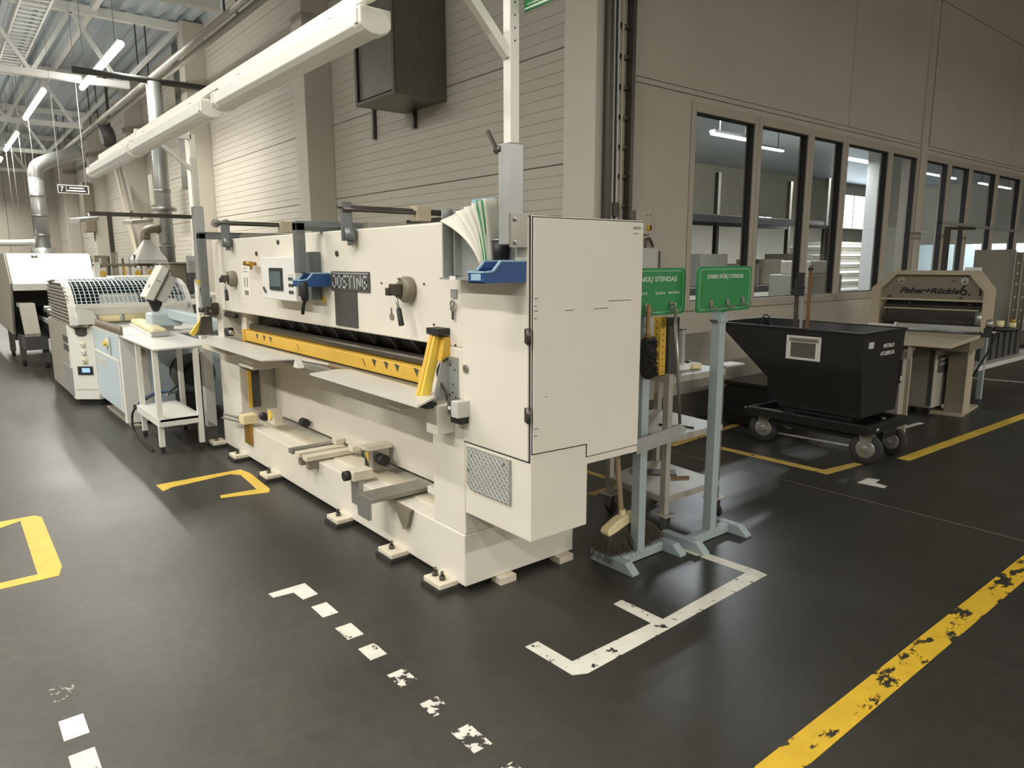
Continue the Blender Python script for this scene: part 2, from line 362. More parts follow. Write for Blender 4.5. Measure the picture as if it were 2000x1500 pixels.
for i, x in enumerate(COLX):
    o = struct(box('wall_column', M['column'], None, x-.195, x+.195, 4.475, 4.9, 0, 6.4, bevel=.008))
# --- wall with the windows, facing the aisle
wall_right = struct(box('wall_right', M['concrete'], None, -4.62, -4.405, 4.955, 36, .27, 1.105))
box('plinth', M['plinth'], wall_right, -4.62, -4.385, 4.955, 36, 0, .265)
box('end_panel', M['concrete'], wall_right, -4.62, -4.40, 4.90, 5.755, 1.11, 3.14)
box('lintel', M['concrete'], wall_right, -4.62, -4.40, 5.755, 36, 3.085, 3.14)
box('lintel_band', M['concrete'], wall_right, -4.62, -4.398, 4.9, 36, 3.147, 3.19)
for y0, y1 in ((4.90, 8.80), (8.81, 11.14), (11.17, 14.5), (14.51, 18.4), (18.41, 22.3), (22.31, 29), (29.01, 36)):
    box('panel', M['concrete'], wall_right, -4.62, -4.40, y0, y1, 3.197, 5.105); box('panel', M['concrete'], wall_right, -4.62, -4.40, y0, y1, 5.115, 6.6)
box('post', M['concrete'], wall_right, -4.62, -4.37, 10.875, 11.07, 1.11, 6.4, bevel=.004)
WIN = [(5.763, 6.885), (6.890, 7.955), (7.96, 8.765), (8.77, 9.985), (9.99, 10.87), (11.075, 11.96), (11.965, 12.80), (12.81, 13.97), (13.98, 15.2), (15.21, 16.4), (16.41, 17.6), (17.61, 18.9), (18.91, 20.2)]
box('end_panel', M['concrete'], wall_right, -4.62, -4.40, 20.2, 36, 1.11, 3.085)
for i, (y0, y1) in enumerate(WIN):
    wn = sroot('window_%d' % (i+1), (-4.45, y0, 1.11)); f = .062; z0, z1 = 1.11, 3.083
    box('frame_jamb', M['frame'], wn, -4.50, -4.385, y0, y0+f, z0, z1, bevel=.005); box('frame_jamb', M['frame'], wn, -4.50, -4.385, y1-f, y1-.003, z0, z1, bevel=.005)
    box('frame_head', M['frame'], wn, -4.50, -4.385, y0+f, y1-f, z1-.085, z1, bevel=.005); box('frame_sill', M['frame'], wn, -4.50, -4.375, y0+f-.04, y1-f+.04, z0, z0+.09, bevel=.005)
    g = MB()
    for a in ((y0+f, y0+f+.012, z0+.09, z1-.085), (y1-f-.012, y1-f, z0+.09, z1-.085), (y0+f, y1-f, z1-.097, z1-.085), (y0+f, y1-f, z0+.09, z0+.1)): g.box(-4.47, -4.405, *a)
    g.build('gasket', M['gasket'], wn)
    MB().add([(-4.455, y0+f, z0+.09), (-4.455, y1-f, z0+.09), (-4.455, y1-f, z1-.085), (-4.455, y0+f, z1-.085)], [(0, 1, 2, 3)]).build('pane', M['glass'], wn)
# --- end wall, closing walls behind the camera
wall_end = struct(box('wall_end', M['wallpanel'], None, -40.2, -40, -11, 5, 0, 6.6))
for k in range(16): box('panel', M['wallpanel'], wall_end, -40, -39.96, -11+k, -10.02+k, .02, 6.5)
struct(box('wall_front', M['wallpanel'], None, -40, 13, -11.2, -11, 0, 6.6)); struct(box('wall_side', M['wallpanel'], None, 13, 13.2, -11, 36.5, 0, 6.6))
struct(box('wall_far', M['concrete'], None, -16.2, 13, 36.5, 36.7, 0, 6.6))
# --- roof: trapezoidal deck, trusses
def deck(x0, x1, y0, y1, z):
    b = MB(); y = y0; prof = []
    while y < y1: prof += [(y, z), (y+.11, z), (y+.15, z+.09), (y+.26, z+.09)]; y += .30
    prof.append((y1, z)); n = len(prof); vs = [(x0, p[0], p[1]) for p in prof]+[(x1, p[0], p[1]) for p in prof]
    return b.add(vs, [(i+1, i, n+i, n+i+1) for i in range(n-1)])
ceiling = struct(deck(-40, -4.4, -11, 5, 6.42).build('ceiling', M['roof']))
struct(deck(-4.4, 13, -11, 36.5, 6.42).build('ceiling', M['roof']))
for x in (-10.65, -16.3, -21.85, -27.5, -33.4):
    t = sroot('ceiling_truss', (x, -2, 5))
    box('bottom_chord', M['truss'], t, x-.06, x+.06, -10.8, 3.47, 4.98, 5.10); box('top_chord', M['truss'], t, x-.07, x+.07, -10.9, 4.47, 6.22, 6.38)
    ys = [3.3-1.45*i for i in range(10)]
    for i, y in enumerate(ys[:-1]):
        m = y-.725; MB().bar((x, y, 5.05), (x, m, 6.25), .07).build('diagonal', M['truss'], t); MB().bar((x, m, 6.25), (x, y-1.45, 5.05), .07).build('diagonal', M['truss'], t)
    MB().bar((x, 3.35, 5.05), (x, 4.42, 6.25), .09).build('diagonal', M['truss'], t)
for y in (-9, -6, -3, 0, 2.95): struct(box('ceiling_purlin', M['truss'], None, -39.8, -4.5, y-.05, y+.05, 6.30, 6.415))
# --- the room behind the glass
struct(box('floor_back_room', M['plinth'], None, -16, -4.62, 5.1, 36.5, -.12, 0))
struct(box('ceiling_back_room', M['roof'], None, -16, -4.62, 5.1, 36.5, 5.0, 5.1))
wb = struct(box('wall_back_room', M['concrete'], None, -16.2, -16, 5.1, 36.5, 0, 5.0))
def backwin(n, y0, y1, z0, z1):
    wn = sroot('window_%d' % n, (-15.95, y0, z0)); box('pane', M['daylight'], wn, -15.97, -15.955, y0, y1, z0, z1)
    g = MB()
    for a in ((y0-.08, y0, z0-.08, z1+.08), (y1, y1+.08, z0-.08, z1+.08), (y0, y1, z1, z1+.08), (y0, y1, z0-.08, z0), ((y0+y1)/2-.03, (y0+y1)/2+.03, z0, z1)): g.box(-15.99, -15.92, *a)
    g.build('frame', M['frame'], wn)
backwin(20, 31.2, 34.6, 3.05, 4.5); backwin(21, 25.3, 26.2, 3.0, 3.3)
box('wall_glazed_end', M['paintblue'], None, -16, -4.62, 30.2, 30.3, 0, 2.2)['kind'] = 'structure'
# ================================================================== the guillotine shear
G = thing('guillotine_shear', 'large cream guillotine shear with a yellow knife beam and electrical cabinet at its end', 'guillotine', (-4.3, 2.2, 0))
cr, bv = M['cream'], .006
beam = box('upper_beam', cr, G, -6.31, -2.66, 1.868, 2.40, 1.205, 1.78, bevel=.008)
# stains, scratches and bolts of the beam
b = MB()
for x, z in ((-5.255, 1.661), (-4.828, 1.732), (-3.927, 1.648)): b.cyl((x, 1.872, z), (x, 1.860, z), .016, n=12)
for x, z in ((-3.405, 1.487), (-2.981, 1.492), (-2.90, 1.275), (-2.90, 1.30), (-2.72, 1.215), (-2.72, 1.13)): b.cyl((x, 1.872, z), (x, 1.863, z), .006, n=8)
b.build('bolt_hole', M['darksteel'], beam, kind='stuff')
fr = box('side_frame', cr, G, -2.935, -2.66, 1.866, 2.58, .30, 1.205, bevel=bv)
lf = MB().box(-6.31, -5.82, 1.866, 2.58, .27, .93).box(-6.31, -6.16, 1.866, 2.58, .93, 1.205).box(-5.95, -5.84, 1.95, 2.58, .93, 1.20).build('side_frame', cr, G, bevel=bv)
box('slot', M['darkgrey'], lf, -5.82, -5.745, 1.93, 2.0, .43, .80); box('slot_strip', M['yellow'], lf, -5.745, -5.735, 1.90, 1.93, .43, .74)
box('front_apron', cr, G, -5.745, -2.935, 2.13, 2.20, .345, .955, bevel=.004)
box('back_panel', cr, G, -6.2, -2.7, 2.50, 2.56, .30, 1.6)
box('machine_base', cr, G, -6.31, -2.66, 1.86, 2.585, .035, .30, bevel=.006)
box('ledge_strip', M['cream2'], G, -5.5, -2.95, 1.97, 2.095, .298, .307, bevel=.003)
# bed, yellow beam, roller, dark knife bar with its sloped hold downs
box('bed', M['bedsteel'], G, -5.93, -2.94, 1.80, 2.14, .925, .964, bevel=.003)
yb = box('knife_guard', M['yellow'], G, -5.80, -2.95, 1.925, 1.99, .972, 1.056, bevel=.006)
b = MB()
for x in (-5.55, -5.4, -5.27, -3.66, -3.52, -3.4, -3.2, -3.1): b.prism([(x, 1.05), (x+.055, 1.045), (x+.035, 1.005)], 1.9242, 1.9246, 'Y')
for x in (-4.75, -3.78): b.prism([(x, 1.04), (x+.01, 1.04), (x+.05, .995), (x+.04, .995)], 1.9242, 1.9246, 'Y')
b.build('warning_triangle', M['darksteel'], yb, kind='stuff')
for x0, x1 in ((-5.86, -5.805),): box('knife_guard_end', M['yellow'], G, x0, x1, 1.92, 1.98, .966, 1.062, bevel=.004)
cyl('roller', M['darksteel'], G, (-5.78, 1.985, 1.082), (-2.94, 1.985, 1.082), .030)
kb = box('knife_bar', M['blackpaint'], G, -6.0, -2.93, 2.06, 2.13, 1.03, 1.26)
for i in range(11):
    x = -5.45+.25*i
    MB().bar((x, 2.03, 1.21), (x+.15, 2.045, 1.10), .012, .02).build('hold_down', M['darkgrey'], kb); MB().cyl((x+.16, 2.03, 1.13), (x+.16, 2.03, 1.09), .008, n=8).build('screw', M['black'], kb)
# sheet supports in front of the bed
def sheetp(pts, z=.968): return prism('support_sheet', M['sheet'], G, pts, z, z+.010, 'Z')
sheetp([(-6.36, 1.80), (-5.84, 1.612), (-4.54, 1.597), (-4.46, 1.80), (-4.10, 1.86), (-6.36, 1.86)])
sheetp([(-3.86, 1.80), (-3.81, 1.612), (-2.63, 1.597), (-2.80, 1.83), (-3.80, 1.86)], .967)
b = MB().prism([(-4.46, 1.79), (-4.10, 1.84), (-3.86, 1.80), (-3.86, 1.86), (-4.46, 1.86)], .945, .966, 'Z'); b.build('support_angle', M['darksteel'], G)
for x0, x1 in ((-6.22, -5.6), (-5.2, -5.0), (-3.1, -2.95)): box('support_bracket', M['cream2'], G, x0, x1, 1.70, 1.866, .89, .966, bevel=.003)
box('clamp_box', cr, G, -5.62, -5.30, 1.80, 2.13, .80, .925, bevel=.005)
MB().prism([(-4.42, .93), (-4.34, .93), (-4.38, .99)], 1.76, 1.80, 'Y').build('hanging_clip', M['white'], G)
# control cabinet on the right end
cab = MB().box(-2.658, -2.181, 1.868, 2.54, .70, 1.78).box(-2.658, -2.181, 1.868, 2.205, .415, .71).build('cabinet', cr, G, bevel=.005)
prism('cabinet_side_panel', M['cream'], cab, [(1.876, .805), (2.196, .797), (2.196, .738), (2.533, .738), (2.533, 1.772), (1.876, 1.772)], -2.181, -2.1745, 'X', bevel=.003)
dr = box('cabinet_door', cr, G, -2.652, -2.190, 1.858, 1.868, .772, 1.774, bevel=.003)
box('door_gasket', M['black'], cab, -2.659, -2.184, 1.8655, 1.8685, .765, 1.779)
prism('side_gasket', M['gasket'], cab, [(1.872, .800), (2.192, .792), (2.192, .734), (2.537, .734), (2.537, 1.776), (1.872, 1.776)], -2.183, -2.1800, 'X')
MB().cyl((-2.622, 1.86, 1.118), (-2.622, 1.848, 1.118), .018, n=16).bar((-2.622, 1.848, 1.128), (-2.622, 1.848, 1.100), .008).build('lock', M['steel'], dr)
for z in (1.30, .972):
    MB().cyl((-2.183, 1.857, z-.033), (-2.183, 1.857, z+.033), .010, n=10).box(-2.205, -2.178, 1.853, 1.866, z-.03, z+.03).build('hinge', M['darksteel'], G)
b = MB()
for z, l in ((1.45, .02), (1.42, .012), (1.40, .02), (1.37, .015), (.91, .025), (.88, .02)): b.box(-2.1739, -2.1735, 1.878, 1.878+l, z, z+.004)
for y, z, l in ((2.31, 1.425, .15), (2.05, 1.395, .05), (2.22, 1.395, .09), (1.94, 1.04, .012), (2.47, .92, .006)): b.box(-2.1739, -2.1735, y, y+l, z, z+.0035)
b.build('scratch', M['greyink'], cab, kind='stuff')
st = box('sticker', M['white'], G, -2.174, -2.1732, 2.455, 2.505, 1.712, 1.732); text('INV 106 274', M['ink'], st, (-2.1731, 2.48, 1.719), .006, .036, '+X')
text('ELEKTRA', M['greyink'], cab, (-2.1735, 2.487, 1.741), .012, .05, '+X')
# chequer plate over the cabinet's lower front
cp = prism('chequer_plate', M['galv'], G, [(-2.628, .752), (-2.309, .752), (-2.309, .548), (-2.60, .548), (-2.628, .575)], 1.855, 1.8675, 'Y', bevel=.002)
b = MB(); k = 0
for i in range(19):
    for j in range(12):
        x, z = -2.615+.0165*i, .558+.0165*j
        if z > .745 or (x < -2.6 and z < .585): continue
        s = .0062 if (i+j) % 2 else -.0062
        b.bar((x-.0062, 1.8545, z-s), (x+.0062, 1.8545, z+s), .0026, .0016, (0, 1, 0))
b.build('tread_bar', M['white'], cp, kind='stuff')
for x, z in ((-2.585, .715), (-2.345, .725), (-2.612, .64)): cyl('rivet', M['greybracket'], cp, (x, 1.856, z), (x, 1.852, z), .007, n=10)
# name plate
lp = box('name_plate', M['darkgrey'], G, -4.02, -3.533, 1.858, 1.868, 1.433, 1.545, bevel=.003)
prism('plate_corner', M['cream'], lp, [(-4.021, 1.546), (-3.995, 1.546), (-4.021, 1.52)], 1.8568, 1.8578, 'Y')
def block_letters(s, x0, z0, h, wd, gap, t):
    b = MB(); x = x0
    S = {'J': [(0, 0, 1, 0), (1, 0, 1, 1), (0, 0, 0, .35), (.3, 1, 1, 1)], 'O': [(0, 0, 1, 0), (1, 0, 1, 1), (1, 1, 0, 1), (0, 1, 0, 0)], 'S': [(0, 0, 1, 0), (1, 0, 1, .5), (1, .5, 0, .5), (0, .5, 0, 1), (0, 1, 1, 1)],
         'T': [(0, 1, 1, 1), (.5, 0, .5, 1)], 'I': [(.5, 0, .5, 1)], 'N': [(0, 0, 0, 1), (0, 1, 1, 0), (1, 0, 1, 1)], 'G': [(1, 1, 0, 1), (0, 1, 0, 0), (0, 0, 1, 0), (1, 0, 1, .5), (1, .5, .5, .5)]}
    for ch in s:
        ww = wd*(.35 if ch == 'I' else 1)
        for a, c, d, e in S[ch]:
            p = Vector((x+a*ww, 1.8572, z0+c*h)); q = Vector((x+d*ww, 1.8572, z0+e*h)); v = (q-p).normalized()*t/2
            b.bar(p-v, q+v, .0012, t, Vector((0, 1, 0)).cross(q-p))
        x += ww+gap
    return b
block_letters('JOSTING', -3.985, 1.455, .063, .044, .024, .012).build('lettering', M['silverletter'], lp)
box('plate_stripe', M['silverletter'], lp, -3.99, -3.54, 1.857, 1.858, 1.531, 1.537)
box('dark_cover', M['darkgrey'], G, -3.975, -3.692, 1.860, 1.868, 1.226, 1.430, bevel=.002)
# turning dials with crank handles
def dial(x, z, k=1.):
    d = MB().lathe((x, 1.868, z), [(.062*k, 0), (.066*k, .012), (.066*k, .035), (.058*k, .045), (.05*k, .055)], (0, -1, 0), 28).build('dial', M['machbrown'], G)
    MB().box(x-.05*k, x+.02*k, 1.772, 1.815, z-.022*k, z+.03*k).box(x-.075*k, x-.04*k, 1.765, 1.80, z-.03*k, z+.01*k).build('dial_clamp', M['darksteel'], d, bevel=.004)
    MB().cyl((x-.02*k, 1.79, z-.01), (x+.028*k, 1.785, z-.10*k), .007, n=10).build('lever', M['steel'], d)
    cyl('grip', M['black'], d, (x+.022*k, 1.785, z-.09*k), (x+.055*k, 1.78, z-.172*k), .0125, .0145, n=14, bevel=.002)
    cyl('index_pin', M['steel'], d, (x-.005, 1.812, z+.055*k), (x-.005, 1.80, z+.055*k), .006, n=8)
dial(-3.115, 1.462); dial(-5.775, 1.470, .95)
# control panel
pb = box('control_panel', M['white'], G, -4.868, -4.292, 1.752, 1.868, 1.355, 1.632, bevel=.006)
MB().box(-4.705, -4.487, 1.742, 1.752, 1.418, 1.562).build('screen_bezel', M['darkscreen'], pb, bevel=.003); box('screen', M['screen'], pb, -4.685, -4.505, 1.7405, 1.743, 1.442, 1.540)
for i, z in enumerate((1.495, 1.455, 1.412)):
    for x in (-4.375, -4.335): cyl('push_button', M['darkgrey'], pb, (x, 1.753, z), (x, 1.744, z), .011, n=12)
text('ON  OFF', M['greyink'], pb, (-4.35, 1.7515, 1.515), .006, .07); MB().bar((-4.83, 1.75, 1.43), (-4.79, 1.75, 1.40), .014).build('latch', M['darkgrey'], pb)
box('panel_mount', M['greybracket'], G, -4.29, -4.16, 1.80, 1.868, 1.37, 1.66, bevel=.004)
# pendant grip and its cable hanging on the bracket
pg = MB().lathe((-4.03, 1.70, 1.37), [(.012, 0), (.022, .01), (.024, .05), (.020, .10), (.014, .115)], (.05, -.05, 1), 16).build('pendant', M['black'], G)
tube('pendant_cable', M['black'], G, [(-4.028, 1.70, 1.38), (-4.06, 1.70, 1.34), (-4.10, 1.71, 1.295)], .011, 8); box('pendant_face', M['greybracket'], pg, -4.066, -4.05, 1.672, 1.72, 1.40, 1.48)
# notice sheet, tap, card, thermometer tag, magnetic key
ns = box('notice_sheet', M['paper'], G, -5.60, -5.43, 1.8655, 1.868, 1.335, 1.622)
b = MB()
for i, z in enumerate((1.60, 1.575, 1.55, 1.525)): b.box(-5.565, -5.565+(.03, .09, .08, .09)[i], 1.8650, 1.8654, z, z+.006)
b.box(-5.56, -5.54, 1.8650, 1.8654, 1.41, 1.485).box(-5.50, -5.48, 1.8650, 1.8654, 1.41, 1.485); b.box(-5.56, -5.475, 1.8650, 1.8654, 1.35, 1.385); b.build('print', M['greyink'], ns)
MB().cyl((-5.29, 1.868, 1.588), (-5.29, 1.80, 1.588), .012, n=10).cyl((-5.32, 1.80, 1.590), (-5.18, 1.80, 1.584), .018, n=12).cyl((-5.20, 1.80, 1.585), (-5.20, 1.80, 1.545), .009, n=8).build('brass_tap', M['brass'], G)
MB().prism([(-4.165, 1.352), (-4.095, 1.352), (-4.13, 1.402)], 1.862, 1.867, 'Y').build('warning_sign', M['guardyellow'], G)
# bent grey arms that reach over the top and hang down in front
for x, zb in ((-6.10, 1.24), (-4.14, 1.535)):
    MB().box(x-.028, x+.028, 1.70, 1.756, zb, 1.83).box(x-.028, x+.028, 1.70, 2.5, 1.782, 1.838).build('hanger_arm', M['greybracket'], G, bevel=.004)
for x, n in ((-5.82, 1), (-3.72, 2)):
    MB().box(x-.012, x+.012, 1.80, 1.865, 1.715, 1.925 if n == 2 else 1.91).build('guide_plate', M['greybracket'], G, bevel=.006)
    MB().cyl((x+.045, 1.83, 1.715), (x+.045, 1.83, 1.785), .030, n=16).cyl((x+.045, 1.83, 1.69), (x+.045, 1.83, 1.715), .018, n=12).build('guide_cylinder', M['greybracket'], G)
    for k in range(n): cyl('guide_rod', M['darksteel'], G, (x, 1.78, 1.900-.012*k), (x, 2.75, 1.895-.012*k), .017 if n == 1 else .011, n=14) if k == 0 else cyl('guide_rod', M['darksteel'], G, (x+.03, 1.80, 1.885), (x+.03, 2.75, 1.882), .012, n=14)
    MB().box(x-.03, x+.05, 2.26, 2.36, 1.835, 1.925).build('rod_clamp', M['beige'], G, bevel=.006)
    box('rail', M['bedsteel'], G, x-.03, x+.03, 1.95, 2.55, 1.782, 1.82)
    if n == 1:
        for y in (1.79, 1.87): cyl('adjusting_wheel', M['steel'], G, (x-.06, y-.01, 1.90), (x-.05, y-.01, 1.90), .035, n=16)
box('top_rail', M['darksteel'], G, -5.2, -2.75, 2.50, 2.56, 1.79, 1.83)
box('top_slat', M['darksteel'], G, -4.4, -3.5, 2.62, 2.66, 1.86, 1.885)
# light curtain guards and their perforated plates
def guard(x, nm='light_guard'):
    a, c = Vector((x, 1.835, 1.252)), Vector((x, 1.745, .945)); d = (c-a).normalized()
    g = MB().bar(a, c, .05, .05, (0, -1, 0)).build(nm, M['guardyellow'], G, bevel=.003)
    MB().bar(a+Vector((.0, -.0265, .008)), c+Vector((0, -.0265, .008)), .022, .006, (0, -1, 0)).build('lens_strip', M['yellow'], g)
    MB().bar(a-d*.028, a, .046, .046, (0, -1, 0)).build('end_cap', M['greybracket'], g)
    return g
g = guard(-2.835); box('cap_plate', M['black'], G, -2.865, -2.765, 1.80, 1.866, 1.262, 1.292)
MB().prism([(1.866, 1.20), (1.866, .955), (1.765, .955), (1.80, 1.08), (1.836, 1.20)], -2.772, -2.766, 'X').build('guard_bracket', M['galv'], G)
MB().prism([(1.866, 1.25), (1.866, 1.16), (1.84, 1.13), (1.815, 1.14), (1.84, 1.25)], -2.800, -2.765, 'X').build('guard_cover', M['yellow'], G)
box('guard_plate', M['galv'], G, -2.805, -2.695, 1.857, 1.866, .955, 1.16)
b = MB()
for x, z in ((-2.79, 1.05), (-2.78, 1.0), (-2.76, .975), (-2.735, .99), (-2.73, 1.03), (-2.715, 1.10), (-2.75, 1.12), (-2.71, .97)): b.cyl((x, 1.858, z), (x, 1.855, z), .005, n=8)
b.build('plate_hole', M['black'], G, kind='stuff')
tube('sensor_cable', M['black'], G, [(-2.745, 1.84, 1.155), (-2.785, 1.82, 1.12), (-2.79, 1.81, 1.07), (-2.745, 1.82, 1.0), (-2.725, 1.82, .955)], .006, 8)
box('guard_foot', M['cream'], G, -2.83, -2.735, 1.765, 1.866, .795, .935, bevel=.004); box('guard_shoe', M['black'], G, -2.815, -2.755, 1.72, 1.78, .925, .948)
dv = box('junction_box', M['greyplastic'], G, -2.655, -2.60, 1.79, 1.866, .895, .972, bevel=.004); box('junction_lid', M['darkgrey'], dv, -2.70, -2.655, 1.80, 1.866, .90, .968, bevel=.003); box('junction_label', M['white'], dv, -2.69, -2.668, 1.798, 1.7995, .925, .94)
MB().box(-2.69, -2.61, 1.81, 1.866, .862, .895).build('plug', M['black'], dv, bevel=.003)
g2 = MB().bar((-6.42, 1.80, 1.14), (-6.42, 1.68, .985), .04, .04, (0, -1, 0)).build('light_guard', M['guardyellow'], G, bevel=.003)
MB().prism([(1.76, 1.14), (1.84, 1.14), (1.84, .985), (1.72, .985)], -6.40, -6.36, 'X').build('guard_back', M['darksteel'], G)
# valve cluster and knob on the left end
MB().cyl((-6.34, 1.80, 1.19), (-6.16, 1.80, 1.19), .02, n=12).box(-6.33, -6.24, 1.77, 1.866, 1.16, 1.26).cyl((-6.36, 1.74, 1.20), (-6.36, 1.80, 1.20), .022, n=12).cyl((-6.28, 1.77, 1.24), (-6.28, 1.77, 1.30), .012, n=10).build('valve_block', M['darksteel'], G)
tube('air_hose', M['black'], G, [(-6.28, 1.77, 1.29), (-6.35, 1.76, 1.36), (-6.37, 1.78, 1.42), (-6.35, 1.80, 1.47)], .006); box('valve_tag', M['white'], G, -6.24, -6.20, 1.76, 1.79, 1.235, 1.30)
cyl('clamp_rod', M['black'], G, (-6.16, 1.90, 1.165), (-5.9, 1.90, 1.165), .02, n=12); cyl('clamp_knob', M['black'], G, (-6.02, 1.84, 1.03), (-6.02, 1.90, 1.03), .035, n=16); cyl('clamp_shaft', M['steel'], G, (-6.10, 1.87, 1.03), (-5.92, 1.87, 1.03), .018, n=12)
# stops and sensor blocks on the base ledge
def rail3():
    for x0, x1, m in ((-4.625, -4.56, M['bedsteel']), (-4.515, -4.44, M['cream2']), (-4.39, -4.315, M['cream2'])): box('ledge_rail', m, G, x0, x1, 1.775, 2.105, .312, .345, bevel=.003)
    for x0 in (-4.50, -4.37): box('rail_end', M['machbrown'], G, x0, x0+.05, 1.79, 1.86, .255, .311, bevel=.004)
    for x in (-4.55, -4.30): box('rail_stop', M['cream2'], G, x, x+.07, 2.06, 2.125, .346, .385, bevel=.004)
rail3()
sb = MB().box(-3.91, -3.80, 1.98, 2.10, .335, .465).build('sensor_block', M['steel'], G, bevel=.004)
prism('block_mark_yellow', M['yellow'], sb, [(-3.885, .452), (-3.845, .452), (-3.845, .375), (-3.885, .415)], 1.978, 1.9795, 'Y'); prism('block_mark_black', M['black'], sb, [(-3.895, .41), (-3.85, .365), (-3.85, .34), (-3.895, .34)], 1.978, 1.9795, 'Y')
MB().prism([(-3.93, .465), (-3.79, .465), (-3.82, .485), (-3.90, .485)], 1.95, 2.12, 'Y').build('block_lid', M['cream2'], sb)
for p, q, r in (((-3.79, 2.03, .405), (-3.73, 2.03, .405), .036), ((-3.97, 2.02, .40), (-3.92, 2.02, .40), .030)): MB().cyl(p, q, r, n=8).build('adjusting_knob', M['black'], sb)
box('square_arm', M['cream2'], G, -3.80, -3.70, 1.80, 1.93, .322, .382, bevel=.005); cyl('arm_knob', M['black'], G, (-3.755, 1.80, .352), (-3.755, 1.765, .352), .030, n=14)
box('arm_mount', M['steel'], G, -3.80, -3.70, 1.83, 1.87, .165, .32, bevel=.003)
box('ledge_rail', M['bedsteel'], G, -3.45, -3.29, 1.70, 2.10, .322, .345, bevel=.003); box('rail_flange', M['steel'], G, -3.46, -3.33, 1.70, 1.72, .215, .32, bevel=.003)
box('rail_stop', M['white'], G, -3.21, -3.0, 2.0, 2.10, .345, .385, bevel=.004)
MB().prism([(-3.30, .30), (-3.12, .30), (-3.16, .20), (-3.20, .175)], 1.835, 1.8598, 'Y').build('drip_notch', M['machbrown'], G)
ls = MB().box(-5.68, -5.56, 1.79, 1.90, .335, .405).build('sensor_block', M['creamplastic'], G, bevel=.004); cyl('adjusting_knob', M['black'], ls, (-5.50, 1.92, .40), (-5.44, 1.92, .40), .032, n=10); cyl('adjusting_knob', M['darksteel'], ls, (-5.76, 1.84, .365), (-5.69, 1.84, .365), .03, n=10)
MB().prism([(-5.42, .47), (-5.30, .47), (-5.28, .36), (-5.42, .36)], 1.93, 2.0, 'Y').build('end_stop', M['cream2'], G, bevel=.003); cyl('reflector', M['guardyellow'], G, (-5.35, 1.93, .435), (-5.35, 1.922, .435), .038, n=16)
cyl('adjusting_knob', M['black'], G, (-5.10, 2.08, .40), (-5.03, 2.08, .40), .034, n=10); box('arm_mount', M['brass'], G, -5.70, -5.57, 1.835, 1.86, .16, .33, bevel=.003)
MB().bar((-6.0, 1.78, .352), (-5.7, 1.84, .352), .03, .012).bar((-5.93, 1.74, .34), (-5.66, 1.80, .34), .02, .012).build('stop_arm', M['steel'], G)
# levelling feet
for x in (-6.36, -5.80, -5.10, -3.93, -3.27, -2.80):
    f = MB().box(x-.075, x+.075, 1.755, 1.87, .022, .052).build('foot', M['cream2'], G, bevel=.006)
    box('foot_pad', M['rubber'], f, x-.085, x+.085, 1.745, 1.88, .0, .020)
    b = MB()
    for dx in ((-.035, .03) if x > -3 else (0,)): b.cyl((x+dx, 1.80, .05), (x+dx, 1.80, .072), .016, n=6).cyl((x+dx, 1.80, .07), (x+dx, 1.80, .095), .008, n=8)
    b.build('levelling_bolt', M['darksteel'], f)
for y in (2.1, 2.5): box('foot', M['cream2'], G, -2.70, -2.62, y-.05, y+.05, 0, .035)
# ------------------------------------------------------------------ lamp gantry bolted to the shear, with three battens
GA = thing('lamp_gantry', 'white square-tube gantry standing on the guillotine, carrying a rail of lamps', 'gantry', (-2.25, 1.8, 1.66))
wt = M['lampwhite']
MB().box(-2.268, -2.205, 1.77, 1.85, 1.665, 2.05).build('sleeve', M['galv'], GA, bevel=.004); box('flange', M['steel'], GA, -2.205, -2.193, 1.775, 1.868, 1.655, 1.785)
for z in (1.675, 1.765): cyl('bolt', M['steel'], GA, (-2.206, 1.80, z), (-2.182, 1.80, z), .011, n=8)
box('post', wt, GA, -2.252, -2.208, 1.785, 1.83, 2.05, 2.72, bevel=.003)
MB().bar((-2.23, 1.79, 2.37), (-2.23, 1.45, 2.70), .035).build('brace', wt, GA); box('arm', wt, GA, -2.252, -2.208, 1.38, 1.80, 2.675, 2.72, bevel=.003)
cl = MB().cyl((-2.29, 1.78, 2.03), (-2.25, 1.78, 2.03), .016, n=12).build('clamp_screw', M['darksteel'], GA); MB().bar((-2.285, 1.775, 2.035), (-2.32, 1.76, 2.105), .012).build('clamp_lever', M['darksteel'], cl)
for i in range(5): cyl('hole', M['gasket'], GA, (-2.2082, 1.808, 2.42+.045*i), (-2.2072, 1.808, 2.42+.045*i), .004, n=8)
box('rail', wt, GA, -8.05, -2.21, 1.385, 1.425, 2.575, 2.62, bevel=.002)
box('post', wt, GA, -6.47, -6.42, 1.785, 1.83, 2.05, 2.64, bevel=.003); MB().box(-6.485, -6.405, 1.77, 1.85, 1.45, 2.06).build('sleeve', M['galv'], GA, bevel=.004); box('arm', wt, GA, -6.47, -6.42, 1.38, 1.80, 2.60, 2.64, bevel=.003); MB().bar((-6.445, 1.79, 2.36), (-6.445, 1.50, 2.60), .03).build('brace', wt, GA)
